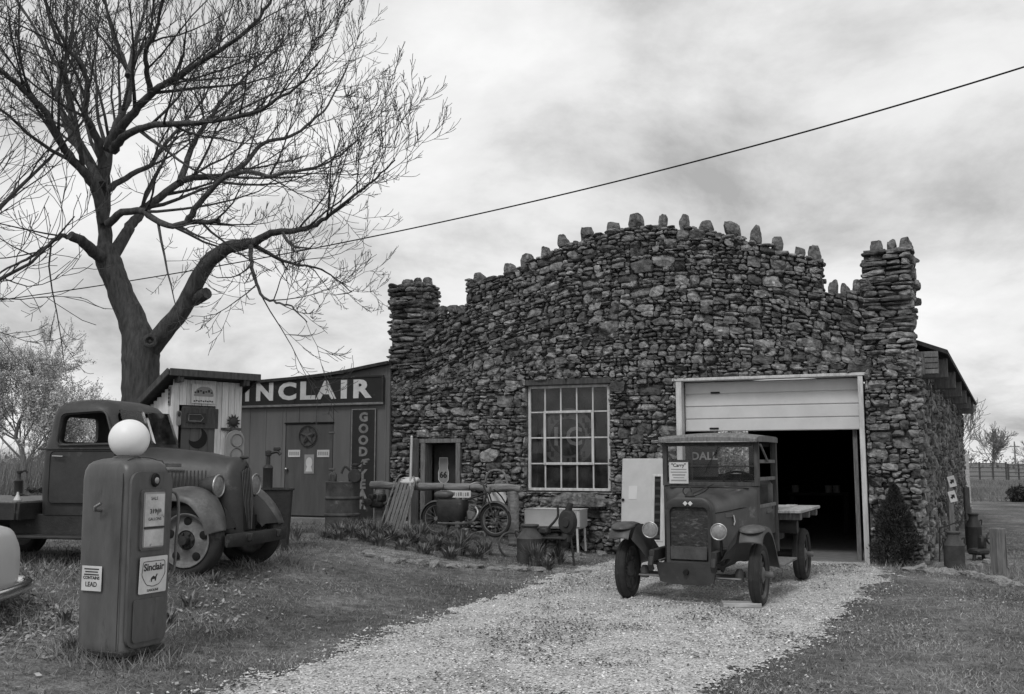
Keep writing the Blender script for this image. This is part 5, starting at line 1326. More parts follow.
# things on the shed door
star = thing('star_ornament', 'dark five pointed star in a ring hung high on the shed door', 'ornament', SF2.pt(308.5, 436, -.03), SA)
MB().torus(.205, .012, 32, 8, RX(PI/2)).build('ring', M_['dark_metal'], star, smooth=180)
pts = [((.2 if k % 2 == 0 else .082)*math.sin(2*PI*k/10), (.2 if k % 2 == 0 else .082)*math.cos(2*PI*k/10)) for k in range(10)]
MB().add([(x, 0, z) for x, z in pts]+[(0, -.05, 0), (0, .004, 0)], [(i, (i+1) % 10, 10) for i in range(10)]+[((i+1) % 10, i, 11) for i in range(10)]).build('star', M_['rust_can'], star, smooth=0)
for px, lb in ((294.5, 'small pale lettered plate on the shed door, on the knob side of the star'), (323.5, 'small pale lettered plate on the shed door, on the hinge side of the star')):
    o = thing('door_plate', lb, 'sign', SF2.pt(px, 453.5, -.012), SA, group='pale plates on the shed door')
    MB().box((0, 0, 0), (.29, .006, .145), .003).build('plate', M_['paper'], o, smooth=0)
    pm = MB()
    for k in range(5): pm.box((-.1+.05*k, -.004, .0), (.035, .002, .07))
    pm.build('lettering', M_['sign_grey'], o, smooth=0)['kind'] = 'stuff'
po = thing('door_poster', 'small grey poster with a pale oval portrait shape on the shed door', 'poster', SF2.pt(309.5, 464, -.012), SA)
MB().box((0, 0, 0), (.23, .004, .38)).build('sheet', M_['sign_grey'], po, smooth=0)
MB().lathe([(.001, .003), (.08, .003), (.08, 0)], 24, T(0, -.003, .03) @ RX(PI/2) @ Matrix.Diagonal((.95, 1.3, 1, 1))).prism([(-.08, -.15), (-.05, -.06), (.05, -.06), (.08, -.15)], -.005, -.002).build('oval', M_['paper'], po, smooth=0)

# ------------------------------------------------------------------ barrel, tub and hand pump in front of the shed
b0 = gnd(342, 531)
br = thing('steel_barrel', 'dark ribbed steel barrel standing before the shed beside the upright sign', 'barrel', b0)
rB = .30; hB = .87
pr = [(.001, .02), (rB-.02, .02), (rB, .0), (rB+.008, .012), (rB, .03)]
for zr in (.29, .58): pr += [(rB, zr-.03), (rB+.018, zr-.012), (rB+.018, zr+.012), (rB, zr+.03)]
pr += [(rB, hB-.03), (rB+.01, hB-.012), (rB, hB), (rB-.015, hB-.02), (.001, hB-.03)]
MB().lathe(pr, 40).build('drum', M_['rust_can'], br, smooth=35)
MB().lathe([(.001, .03), (.035, .03), (.04, 0)], 12, T(.15, -.1, hB-.025)).build('bung', M_['dark_metal'], br)
je = thing('engine_block', 'small dark engine with a flywheel and bent pipes sitting on the steel barrel', 'engine', b0+Vector((.22, -.05, hB-.02)))
MB().box((0, 0, .10), (.2, .22, .2), .03).lathe([(.05, .0), (.075, .0), (.075, .02), (.05, .02), (.05, .05), (.075, .05), (.075, .07), (.05, .07), (.05, .1), (.075, .1), (.075, .12), (.02, .14)], 16, T(.0, 0, .2)).build('block', M_['dark_metal'], je)
MB().lathe([(.001, .0), (.11, .0), (.12, .02), (.11, .04), (.001, .04)], 24, T(.02, -.15, .12) @ RX(PI/2)).build('flywheel', M_['dark_metal'], je)
MB().tube(resample([(-.08, 0, .2), (-.18, 0, .28), (-.24, -.02, .16)], 5), .02, 7).tube([(.05, 0, .3), (.14, -.05, .36), (.12, -.1, .18)], .015, 6).build('pipes', M_['dark_metal'], je)
bk = thing('wood_block', 'small dark block standing on the rear rim of the steel barrel', 'block', b0+Vector((-.2, .1, hB-.025)))
MB().box((0, 0, .08), (.13, .13, .17), .02).box((0, 0, .17), (.08, .08, .03), .01).build('block', M_['dark_wood'], bk)
tbp = Vector((P(273, 500, 14.2).x, 14.2, 0)); tbp.z = G(tbp.x, 14.2)
tub = thing('stock_tub', 'dark sheet metal tub just beyond the nose of the old truck', 'tub', tbp, .35)
zt_ = P(273, 488, 14.2).z-tbp.z
loft(MB(), [rrect(-.21, .21, .21, .06, 0), rrect(-.25, .25, .25, .06, zt_-.03), rrect(-.27, .27, .27, .07, zt_-.02), rrect(-.27, .27, .27, .07, zt_), rrect(-.24, .24, .24, .05, zt_), rrect(-.23, .23, .23, .05, zt_-.05)]).build('tank', M_['dark_metal'], tub, smooth=35)
hp = thing('hand_pump', 'small dark cast hand pump standing on the sheet metal tub', 'pump', tbp+Vector((-.09, .03, zt_-.05)))
MB().lathe([(.001, 0), (.085, 0), (.09, .02), (.07, .04), (.068, .32), (.075, .33), (.06, .36), (.03, .38), (.028, .5), (.045, .51), (.045, .57), (.001, .59)], 20).build('column', M_['dark_metal'], hp)
MB().tube(resample([(.03, 0, .54), (.12, 0, .56), (.17, 0, .52)], 4), [.022]*8+[.03], 8).box((.12, 0, .6), (.1, .04, .05), .01).build('spout', M_['dark_metal'], hp)

# ------------------------------------------------------------------ log rail in front of the stone wall and what leans on it
RFc = Face(BL-BIN*.95, BDIR)
def rg(u): p = RFc.at(u, 0); return G(p.x, p.y)
ua, zr = RFc.uz(371, 485); ub, zr2 = RFc.uz(521, 488.5)
rail = thing('log_rail', 'rough hitching rail of a log on posts before the left half of the stone wall', 'rail', RFc.at((ua+ub)/2, rg((ua+ub)/2)), RFc.rz)
gz0 = rg((ua+ub)/2); L0 = (ub-ua)/2
n = 14; pts = [(-L0+2*L0*i/n, .015*math.sin(i*1.3), (zr+(zr2-zr)*i/n)-gz0+.012*math.sin(i*2.1)) for i in range(n+1)]
MB().tube(pts, [.068+.008*math.sin(i*1.7) for i in range(n+1)], 10).build('log', M_['log'], rail, smooth=50)
for px in (379.5, 513.5):
    u = RFc.uz(px, 510)[0]-(ua+ub)/2; MB().tube([(u, 0, -.15), (u+.01, 0, .5), (u, 0, zr2-gz0-.05)], [.10, .092, .088], 10).build('post', M_['log'], rail, smooth=50)
vi = thing('bench_vise', 'dark bench vise with a screw bolted to the near post of the log rail', 'vise', RFc.pt(381, 503, -.14), RFc.rz)
MB().box((0, 0, .0), (.26, .16, .16), .03).box((-.09, 0, .1), (.10, .2, .13), .02).box((.1, 0, .1), (.10, .2, .13), .02).build('jaws', M_['dark_metal'], vi)
MB().tube([(-.32, 0, .0), (.2, 0, .0)], .025, 8).tube([(-.3, 0, -.12), (-.3, 0, .12)], .014, 6).lathe([(.001, 0), (.07, 0), (.075, .05), (.001, .06)], 16, T(-.12, -.1, .02) @ RX(PI/2)).build('screw', M_['rust_can'], vi)
pole = thing('white_pole', 'thin white pole standing upright against the log rail', 'pole', RFc.pt(413, 541, -.16), RFc.rz)
zt_ = RFc.uz(413.5, 437)[1]-pole.location.z; MB().tube([(0, 0, -.05), (.01, .05, zt_)], .022, 8).sphere((.01, .05, zt_), .024).build('shaft', M_['pale_trim'], pole)
MB().tube([(0, 0, -.06), (0, 0, .03)], .03, 8).build('ferrule', M_['can_grey'], pole)
pd = thing('pale_pad', 'pale stuffed pad laid over the log rail behind the white pole', 'pad', RFc.pt(411, 482, -.02), RFc.rz)
sv = [(x*.17, y*.13, .05+z*.05-abs(y)*.05) for x, y, z in [tuple(v) for v in rock_verts(5, 2, 2, 2, .6, 0, .04)]]
npmesh('cushion', np.array(sv), CT[5][1], M_['pale_door'], pd, smooth=True)
MB().tube(resample([(.12, -.1, .05), (.19, -.12, -.02), (.17, -.1, -.1)], 4), .009, 6).build('strap', M_['log'], pd)
sl0 = thing('wooden_sled', 'old slatted wooden sled stood on end, leaning on the log rail beside the vise', 'sled', RFc.at(RFc.uz(402, 540)[0], rg(RFc.uz(402, 540)[0])-.12, -.42), RFc.rz, rot=(R_(-17), R_(9), RFc.rz))
for k in range(5):
    MB().box((-.15+.075*k, 0, .56+.015*math.sin(k*2)), (.06, .018, 1.02-.03*abs(k-2)), .004).build('slat', M_['old_wood'], sl0, smooth=0)
for sx in (-1, 1): MB().tube(resample([(sx*.235, -.05, -.02), (sx*.215, -.05, .5), (sx*.19, -.05, 1.0), (sx*.12, -.03, 1.12)], 3), .014, 7).build('runner', M_['log'], sl0)
for z in (.2, .6, .95): MB().box((0, .016, z), (.44-.07*z, .014, .05), .003).build('cross_bar', M_['dark_wood'], sl0, smooth=0)
hs = thing('hanging_sign', 'small pale lettered board hung by cords from the log rail', 'sign', RFc.pt(458, 494, -.1), RFc.rz)
MB().box((0, 0, 0), (.60, .015, .125), .004).build('board', M_['pale_door'], hs, smooth=0)
pm = MB()
for k in range(12): pm.box((-.25+.045*k, -.009, .005*((k*7) % 3-1)), (.012+.012*(k % 3), .002, .06))
pm.build('lettering', M_['letter_grey'], hs, smooth=0)['kind'] = 'stuff'
for sx in (-.26, .26): MB().tube([(sx, 0, .06), (sx, .05, .17)], .006, 5).build('cord', M_['black'], hs)

# motor scooter with a dark box
BF = Face(BL-BIN*1.45, BDIR)
u_r, u_f = BF.uz(437, 530)[0], BF.uz(495.5, 530)[0]
sc_ = thing('old_scooter', 'rusty old scooter with spoked wheels and a big dark box under its saddle', 'scooter', BF.at(u_r, G(*BF.at(u_r, 0).xy)-.0), BF.rz)
wb_ = u_f-u_r; rw = .29
for x in (0, wb_):
    wh = thing('wheel', None, None, (x, 0, rw)); wh.parent = sc_
    MB().torus(rw-.028, .028, 36, 8, RX(PI/2)).build('tyre', M_['tyre'], wh, smooth=180)
    MB().torus(rw-.06, .012, 36, 6, RX(PI/2)).build('rim', M_['can_grey'], wh, smooth=180)
    sp_ = MB()
    for k in range(16):
        a = 2*PI*k/16; sp_.tube([(.03*math.cos(a), .02*(-1)**k, .03*math.sin(a)), ((rw-.06)*math.cos(a), 0, (rw-.06)*math.sin(a))], .004, 4)
    sp_.lathe([(.001, .05), (.035, .05), (.035, -.05), (.001, -.05)], 12, RX(PI/2)); sp_.build('spokes', M_['can_grey'], wh)
    rows = []
    for i in range(15):
        a = R_(15 if x == 0 else 30)+R_(170 if x == 0 else 125)*i/14
        rows.append([((rw+.03-.03*(t*t))*math.cos(a)*1+x, .055*t, rw+(rw+.03-.03*t*t)*math.sin(a)) for t in (-1, -.5, 0, .5, 1)])
    MB().grid(rows).build('mudguard', M_['fender_paint'], sc_, smooth=180)
loft(MB(), [rrect(.08, .50, .13, .08, .26), rrect(.05, .54, .16, .08, .34), rrect(.04, .56, .17, .08, .58), rrect(.06, .54, .15, .08, .62)]).build('tool_box', M_['dark_metal'], sc_, smooth=50)
sv = rock_verts(5, .32, .22, .13, .75, 0, .02); sv[:, 0] += .13; sv[:, 2] += .70; npmesh('saddle', sv, CT[5][1], M_['fender_paint'], sc_, smooth=True)
fk = MB()
for sy in (-.05, .05): fk.tube([(wb_, sy, rw), (wb_-.12, sy, .66), (wb_-.2, sy, .86)], .014, 7)
fk.tube([(0, 0, rw), (.3, 0, .3), (wb_-.3, 0, .32), (wb_-.16, 0, .72)], .022, 8).tube([(.5, 0, .6), (wb_-.16, 0, .74)], .02, 8); fk.build('frame', M_['dark_metal'], sc_)
MB().box((wb_*.60, 0, .36), (.16, .14, .2), .04).lathe([(.05, 0), (.075, 0), (.075, .015), (.05, .015), (.05, .035), (.075, .035), (.075, .05), (.05, .05), (.05, .07), (.07, .07), (.07, .085), (.001, .09)], 14, T(wb_*.62, 0, .45) @ RY(.3)).build('engine', M_['can_grey'], sc_)
MB().tube(resample([(wb_*.68, -.05, .5), (wb_*.74, -.1, .4), (wb_*.6, -.14, .24), (.1, -.16, .22)], 4), .018, 7).build('exhaust_pipe', M_['dull_chrome'], sc_)
MB().tube(resample([(wb_-.36, -.27, .88), (wb_-.26, -.2, .92), (wb_-.2, -.06, .87), (wb_-.2, .06, .87), (wb_-.26, .2, .92), (wb_-.36, .27, .88)], 3), .013, 7).build('handlebar', M_['dull_chrome'], sc_)
MB().lathe([(.001, -.1), (.045, -.08), (.06, 0), (.04, .005), (.001, .01)], 16, T(wb_-.1, 0, .78) @ RY(PI/2)).build('headlight', M_['can_grey'], sc_)
MB().tube(resample([(wb_-.02, -.03, .8), (wb_+.1, -.02, .70), (wb_+.19, 0, .56)], 4), .012, 6).build('cable', M_['black'], sc_)
CF = Face(BL-BIN*.5, BDIR)
ch_ = thing('arched_frame', 'arched tubular frame with a crumpled pale sheet behind the log rail', 'frame', CF.pt(496, 545), CF.rz); ch_.location.z = G(*ch_.location.xy)
za = CF.uz(496, 471)[1]-ch_.location.z
MB().tube(resample([(-.22, 0, 0), (-.23, 0, .7), (-.2, 0, za-.13), (-.1, 0, za), (.1, 0, za), (.2, 0, za-.13), (.25, 0, .7), (.27, 0, 0)], 4), .022, 8).build('hoop', M_['old_wood'], ch_)
MB().tube([(-.22, 0, .62), (.25, 0, .62)], .018, 7).build('cross_tube', M_['dark_metal'], ch_)
rows = [[(-.16+.36*i/10, -.04-.05*math.sin(i*.9+j*.7), .64+.26*j/6-.05*math.sin(i/10*PI)*(j == 6)-.03*(i/10)+.015*math.sin(i*2+j)) for i in range(11)] for j in range(7)]
back = [[(p[0], p[1]+.012, p[2]) for p in r] for r in rows]
MB().grid(rows).grid([r[::-1] for r in back]).build('sheet', M_['white_enamel'], ch_, smooth=180)

# ------------------------------------------------------------------ milk cans
def milk_can(name, label, base, h, r, m, group=None, lid=True, rz=0):
    t = thing(name, label, 'milk can', base, rz, group=group)
    MB().lathe([(.001, .0), (r*.96, .0), (r, .02*h), (r*.985, .05*h), (r, .08*h), (r, .62*h), (r*1.03, .635*h), (r, .65*h), (r*.86, .74*h), (r*.60, .84*h), (r*.58, .92*h), (r*.68, .945*h), (r*.68, .96*h)], 32).build('body', m, t, smooth=40)
    if lid: MB().lathe([(r*.66, .955*h), (r*.72, .965*h), (r*.70, .99*h), (r*.3, 1.0*h), (.001, 1.0*h)], 28).build('lid', m, t, smooth=40)
    for s in (-1, 1): MB().tube(resample([(s*r*.80, 0, .78*h), (s*r*1.10, 0, .82*h), (s*r*1.08, 0, .70*h), (s*r*.98, 0, .66*h)], 3), .012, 6).build('handle', M_['dark_metal'], t)
    return t
c0 = gnd(530, 563)
milk_can('milk_can', 'squat dark milk can with a paler shoulder at the end of the flower bed', c0, P(530, 524, c0.y).z-c0.z, .205, M_['rust_can'])
c1_ = gnd(955, 570); milk_can('milk_can', 'rust stained milk can standing in front of the bare side wall at the stone corner', c1_, P(955, 531, c1_.y).z-c1_.z, .15, M_['rust_can'])
c2_ = gnd(975, 551); milk_can('milk_can', 'black narrow milk can farther along the side wall behind the rusty one', c2_, P(975, 513, c2_.y).z-c2_.z, .135, M_['dark_metal'])

hq = gnd(511, 557); ho = thing('iron_hoop', 'rusty iron hoop leaning in the weeds left of the squat milk can', 'hoop', hq)
MB().torus(.20, .018, 32, 8, T(0, .05, .19) @ RZ(.3) @ RX(PI/2-.25)).build('ring', M_['rust_can'], ho, smooth=180)
# enamel tub on legs by the wall
EF = Face(BL-BIN*.55, BDIR)
u0, z1 = EF.uz(528.5, 508); u1, z0 = EF.uz(584, 528.5)
et = thing('enamel_tub', 'white enamel wash tub on thin legs under the big window', 'tub', EF.at((u0+u1)/2, 0), EF.rz); et.location.z = G(*et.location.xy)
ze0, ze1 = z0-et.location.z, z1-et.location.z; w_ = u1-u0
loft(MB(), [rrect(-w_/2+.03, w_/2-.03, .2, .06, ze0), rrect(-w_/2, w_/2, .24, .07, ze0+.04), rrect(-w_/2, w_/2, .25, .07, ze1-.02), rrect(-w_/2-.015, w_/2+.015, .265, .07, ze1), rrect(-w_/2+.02, w_/2-.02, .22, .06, ze1), rrect(-w_/2+.03, w_/2-.03, .21, .06, ze1-.1)]).build('basin', M_['white_enamel'], et, smooth=40)
for sx in (-1, 1):
    for sy in (-1, 1): MB().tube([(sx*(w_/2-.06), sy*.19, ze0+.02), (sx*(w_/2-.04), sy*.2, 0)], .02, 8).build('leg', M_['pale_trim'], et)
# blower on its stand
bf = gnd(563, 566); bl = thing('hand_blower', 'black cast blower with a round drum on a stand beside the squat milk can', 'blower', (bf.x, bf.y, bf.z), BF.rz)
zz = lambda py: P(563, py, bf.y).z-bf.z
xx = lambda px: (px-563)/F*bf.y*1.06
MB().lathe([(.001, -.08), (.12, -.08), (.135, -.06), (.15, -.02), (.15, .02), (.135, .06), (.12, .08), (.06, .085), (.05, .11), (.001, .11)], 28, T(xx(568), 0, zz(522)) @ RX(PI/2) @ RY(0) @ Matrix.Diagonal((1, 1.35, 1, 1))).build('drum', M_['dark_metal'], bl, smooth=40)
MB().tube([(xx(566), 0, zz(541)), (xx(567), 0, zz(530))], [.09, .06], 12).tube([(xx(568), 0, zz(512)), (xx(571), 0, zz(503))], [.06, .045], 12).build('neck', M_['dark_metal'], bl)
MB().tube(resample([(xx(558.5), -.03, zz(505)), (xx(559), -.03, zz(515)), (xx(556), -.04, zz(521)), (xx(550), -.05, zz(528))], 4), .02, 8).build('crank', M_['dark_metal'], bl)
MB().box((xx(545), -.02, zz(531)), (.17, .2, .11), .03).box((xx(556), 0, zz(538)), (.42, .28, .035), .01).build('gear_box', M_['dark_metal'], bl)
for px in (545, 557, 571): MB().tube([(xx(px), (px % 3)*.08-.08, zz(538)), (xx(px)+(px-557)*.004, (px % 3)*.1-.1, 0)], .018, 7).build('leg', M_['dark_metal'], bl)
# white appliance door leaning on the wall
AF = Face(BL-BIN*.28, BDIR)
u0, z1 = AF.uz(620, 459); u1, z0 = AF.uz(668, 548)
ad_ = thing('appliance_door', 'white enamelled appliance door with a louvred slot leaning on the stone wall behind the lorry', 'door', AF.at((u0+u1)/2, 0), AF.rz, rot=(R_(-7), R_(0), AF.rz)); ad_.location.z = G(*ad_.location.xy); ad_.location -= BIN*.05
h_, w_ = z1-ad_.location.z+.02, u1-u0
X_ = lambda px: AF.uz(px, 500)[0]-(u0+u1)/2
Z_ = lambda py: AF.uz(640, py)[1]-ad_.location.z
MB().box((0, 0, h_/2), (w_, .05, h_), .014).build('panel', M_['white_enamel'], ad_, smooth=35)
MB().box((X_(657), -.028, (Z_(474)+Z_(541))/2), (X_(663)-X_(651), .014, Z_(474)-Z_(541)), .005).build('slot_frame', M_['pale_trim'], ad_, smooth=0)
MB().box((X_(657), -.037, (Z_(476)+Z_(539))/2), (X_(660)-X_(654), .006, Z_(476)-Z_(539))).build('slot', M_['black'], ad_, smooth=0)
lv_ = MB()
for k in range(8): lv_.box((X_(657), -.042, Z_(480)+(Z_(536)-Z_(480))*k/7), (X_(660)-X_(654)-.01, .008, .05), .003)
lv_.build('louvres', M_['dark_metal'], ad_, smooth=0)['kind'] = 'stuff'
MB().box((X_(632), -.027, (Z_(485)+Z_(500))/2), (.15, .006, .23), .002).build('embossed_panel', M_['pale_door'], ad_, smooth=0)
MB().sphere((X_(622.5), -.04, Z_(500)), .025).build('knob', M_['black'], ad_)
# sign deeper in the garage seen through the cab
ks = BL+BIN*.75; KF = Face(ks, BDIR); u0, z1 = KF.uz(668, 448); u1, z0 = KF.uz(718, 474)
kk = thing('garage_sign', 'dark sign with grey capital letters hung inside the garage, seen through the lorry cab', 'sign', KF.at((u0+u1)/2, (z0+z1)/2), KF.rz)
MB().box((0, 0, 0), (u1-u0, .02, z1-z0+.1), .003).build('board', M_['letter_black'], kk, smooth=0)
text('KENDALL', .19, M_['letter'], kk, TM(.02, -.013, .08), off=.004, sx=1.05)
MB().tube([(0, 0, (z1-z0)/2), (0, 0, (z1-z0)/2+1.0)], .01, 5).build('hanger', M_['black'], kk)

# ------------------------------------------------------------------ right hand corner: posts, arrow signs, pipes
def gthing(name, label, cat, px, py, rz=0, group=None):
    g = gnd(px, py); return thing(name, label, cat, g, rz, group), g
t, g = gthing('wooden_post', 'short square pale post at the end of the stone edging right of the garage', 'post', 1000, 578, .3)
h_ = P(996, 528, g.y).z-g.z
MB().box((0, 0, h_/2-.1), (.17, .15, h_+.2), .012).build('timber', M_['old_wood'], t, smooth=0); MB().tube([(.06, -.077, h_*.2), (.06, -.077, h_*.9)], .004, 4).build('crack', M_['black'], t)
t, g = gthing('dark_post', 'tall dark weathered post rising behind the black narrow milk can', 'post', 969, 545)
h_ = P(969, 487, g.y).z-g.z; MB().box((0, 0, h_/2-.1), (.10, .09, h_+.2), .01).build('timber', M_['dark_wood'], t, smooth=0); MB().tube([(.07, 0, h_*.3), (.07, .0, h_*.65)], .02, 7).build('pipe', M_['can_grey'], t)
t, g = gthing('arrow_sign_post', 'grey post with two white arrow plates against the side wall', 'sign post', 953.5, 556)
h_ = P(953.5, 472, g.y).z-g.z; MB().box((0, 0, h_/2-.1), (.09, .05, h_+.2), .006).build('post', M_['old_wood'], t, smooth=0)
for py in (481.5, 496.5):
    z = P(953.5, py, g.y).z-g.z; a = MB().box((0, 0, 0), (.13, .012, .19), .003, T(.02, -.035, z) @ RY(-.25)).build('arrow_plate', M_['sign_white'], t, smooth=0)
    MB().prism([(-.04, -.02), (-.04, .02), (0, .02), (0, .05), (.05, 0), (0, -.05), (0, -.02)], -.008, -.004, T(.02, -.036, z) @ RY(-.9)).build('arrow', M_['letter_black'], a, smooth=0)
t, g = gthing('iron_pipe', 'thin dark bent pipe leaning across the rusty milk can toward the dark post', 'pipe', 959, 562)
zA = lambda py: P(960, py, g.y).z-g.z; xA = lambda px: (px-959)/F*g.y
MB().tube([(xA(942), 0, zA(528)), (xA(951), 0, zA(525)), (xA(963), 0, zA(521))], .012, 6).build('rod', M_['dark_metal'], t)
MB().tube([(xA(957), 0, zA(534)), (xA(964), 0, zA(521)), (xA(969), .1, zA(512))], .018, 6).tube([(xA(942), 0, zA(528)), (xA(940.5), .02, 0)], .012, 6).build('lever', M_['dark_metal'], t)
t, g = gthing('hand_wheel_machine', 'small dark iron machine with a hand wheel beside the black milk can', 'machine', 979, 560, .5)
MB().box((0, 0, .14), (.3, .24, .1), .03).box((.1, 0, .28), (.12, .12, .22), .03).build('casting', M_['dark_metal'], t)
for sx in (-.1, .1): MB().tube([(sx, 0, .12), (sx*1.3, 0, 0)], .03, 7).build('foot', M_['dark_metal'], t)
MB().torus(.09, .016, 20, 7, T(.14, -.13, .36) @ RX(PI/2)).tube([(.06, -.13, .36), (.22, -.13, .36)], .01, 5).tube([(.14, -.13, .28), (.14, -.13, .44)], .01, 5).build('hand_wheel', M_['dark_metal'], t, smooth=180)

# truck-bed oddments
tp = P(18.5, 485, 0.1)
def on_bed(px, py): 
    M1 = t1.matrix_basis; zb_ = t1o.z+.826; d = ray(px, py); tt = (zb_-CAMZ)/d.z; return C0+d*tt
hb = thing('pitcher_pump', 'small iron pitcher pump standing on the flatbed of the old truck', 'pump', on_bed(18, 496), .4)
MB().lathe([(.001, 0), (.07, 0), (.075, .02), (.055, .035), (.055, .19), (.062, .20), (.03, .22), (.022, .24), (.022, .30), (.035, .31), (.035, .335), (.001, .34)], 18).build('column', M_['dark_metal'], hb)
MB().tube(resample([(.02, 0, .31), (.07, 0, .34), (.10, 0, .30)], 3), .014, 6).build('lever', M_['dark_metal'], hb)
hb = thing('pale_funnel', 'small pale upturned funnel on the edge of the flatbed of the old truck', 'funnel', on_bed(17.5, 500.5), 0)
MB().lathe([(.045, 0), (.04, .02), (.015, .07), (.012, .10), (.001, .10)], 14).build('cone', M_['pale_trim'], hb); MB().torus(.045, .005, 16, 6).build('rim', M_['can_grey'], hb)
hb = thing('chain_heap', 'dark coil of chain lying on the flatbed of the old truck behind the cab', 'chain', on_bed(37, 494), 0)
cm = MB()
for k in range(46):
    a = k*.62; r = .08+.0018*k; cm.torus(.02, .006, 10, 5, T(r*math.cos(a), r*.7*math.sin(a), .02+.0022*k*(1 if k < 23 else .6)) @ RZ(a+PI/2) @ RX(PI/2*(k % 2)+.4))
cm.build('links', M_['dark_metal'], hb, smooth=180)['kind'] = 'stuff'

# workbench in the dark garage, with pale tins added to give glints
WF = Face(BL+BIN*6.5, BDIR)
u0, z1 = WF.uz(790, 492); u1, _ = WF.uz(850, 492)
wbn = thing('workbench', 'dim workbench standing deep inside the open garage', 'workbench', WF.at((u0+u1)/2, .02), WF.rz)
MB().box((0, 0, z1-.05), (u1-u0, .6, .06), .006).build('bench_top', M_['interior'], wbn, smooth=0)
for sx in (-1, 1):
    for sy in (-1, 1): MB().box((sx*((u1-u0)/2-.08), sy*.24, (z1-.1)/2), (.09, .09, z1-.1), .005).build('leg', M_['interior'], wbn, smooth=0)
for px, lb in ((796, 'pale paint tin added for a glint on the dim workbench, nearest the lorry'), (829, 'pale paint tin added for a glint in the middle of the dim workbench'), (837, 'pale paint tin added for a glint at the far end of the dim workbench')):
    u, _ = WF.uz(px, 490); tn = thing('glint_tin', lb, 'tin', WF.at(u, z1-.02, -.1), 0); MB().lathe([(.001, 0), (.075, 0), (.078, .01), (.075, .02), (.075, .16), (.08, .165), (.08, .18), (.066, .175), (.001, .172)], 20).build('tin', M_['sign_grey'], tn); MB().torus(.08, .004, 20, 5, T(0, 0, .12) @ RX(PI/2), PI, 2*PI).build('handle', M_['dull_chrome'], tn)
# ------------------------------------------------------------------ conifer, flower clumps, stones, scatter
def leaf_clump(name, label, base, n, h, w_, spread, seed, group, m='leafgreen'):
    keep = np.random.default_rng(seed); t = thing(name, label, 'plant', base, group=group); VV = []; FF = []
    for k in range(n):
        a = keep.uniform(0, 2*PI); lean = keep.uniform(.05, 1.)*spread; hh = h*keep.uniform(.55, 1.1); r0 = keep.uniform(0, .35)*spread
        d = np.array([math.cos(a), math.sin(a), 0]); s = np.array([-math.sin(a), math.cos(a), 0])*w_*keep.uniform(.7, 1.2)
        base_ = d*r0; o = len(VV)
        for i in range(5):
            f = i/4; p = base_+d*lean*f**1.8+np.array([0, 0, hh*(f-.28*f**3*lean/spread)])
            ww = (1-f**2.2)*.5+.02; VV += [p-s*ww, p+s*ww]
        for i in range(4): FF.append((o+2*i, o+2*i+1, o+2*i+3, o+2*i+2))
    npmesh('leaves', np.array(VV), np.array(FF), M_[m], t)
    return t
def at_ground(x, y): return Vector((x, y, G(x, y)))
k = 0
FB = Face(BL-BIN*1.45, BDIR)
for px, off, n, h in ((374, -.1, 40, .34), (384, -.5, 40, .30), (392, -.2, 46, .36), (401, -.6, 44, .30), (409, -.2, 46, .34), (420, -.5, 60, .36), (430, -.15, 46, .32), (438, -.6, 46, .32), (448, -.3, 60, .40), (458, -.6, 44, .32), (467, -.2, 50, .36), (476, -.55, 44, .33), (486, -.25, 60, .42), (497, -.5, 46, .34), (506, -.2, 40, .34), (551, -.1, 44, .42), (563, -.4, 60, .46), (571, -.1, 44, .36), (578, -.5, 30, .28)):
    u = FB.uz(px, 540)[0]; p = FB.at(u, 0, off*2.0-.45); leaf_clump('flower_clump', 'strap leaved clump in the flower bed between the edging stones and the log rail' if px < 520 else 'strap leaved clump growing around the feet of the hand blower', at_ground(p.x, p.y), n*3, h*.85, .02, .30, 100+k, 'leafy clumps in the flower bed' if px < 520 else 'leafy clumps around the blower'); k += 1
    if px < 520:
        p = FB.at(u+.12, 0, off*2-1.0); leaf_clump('flower_clump', 'strap leaved clump in the flower bed between the edging stones and the log rail', at_ground(p.x, p.y), n*2, h*.6, .02, .28, 300+k, 'leafy clumps in the flower bed')
for (px, py, n, h, sp_, lb) in ((190, 606, 26, .22, .26, 'broad leaved clump in the grass just right of the gas pump'), (169, 622, 20, .20, .2, 'broad leaved clump touching the right foot of the gas pump'), (65, 622, 22, .20, .22, 'broad leaved clump left of the gas pump'), (72, 648, 24, .16, .2, 'small clump at the left foot of the gas pump'), (213, 583, 30, .20, .18, 'weedy clump in front of the wheel of the old truck'), (280, 548, 30, .26, .2, 'weedy clump under the bumper of the old truck'), (296, 540, 26, .34, .22, 'tall weed beside the stock tub')):
    g = gnd(px, py); leaf_clump('weed_clump', lb, g, n, h*.75, .022, sp_, 200+k, None); k += 1
# conifer beside the garage door
cg = gnd(897, 567); hC = P(897, 487, cg.y).z-cg.z
con = thing('conifer_shrub', 'dark cone shaped evergreen shrub right of the garage door', 'shrub', cg)
MB().tube([(0, 0, -.05), (.01, 0, hC*.5), (0, 0, hC*.95)], [.045, .03, .01], 8).build('trunk', M_['bark'], con)
n = 15000; f = rng.uniform(0, 1, n)**.8; zc_ = .06+f*(hC-.04)
a = rng.uniform(0, 2*PI, n); lump = np.array([mnoise.noise(Vector((math.cos(q)*1.6, math.sin(q)*1.6, z*3.2))) for q, z in zip(a, zc_)])
fr_ = np.clip((zc_/hC), 0, 1); prof = .325*np.clip(np.where(fr_ < .25, .74+fr_*1.04, (1-fr_)**.66*1.21), .03, 1)
rr_ = prof*(1+.75*lump)*(1+.12*(rng.random(n) < .12))*rng.uniform(.35, 1.05, n)**.5
c = np.stack([rr_*np.cos(a), rr_*np.sin(a), zc_], 1)
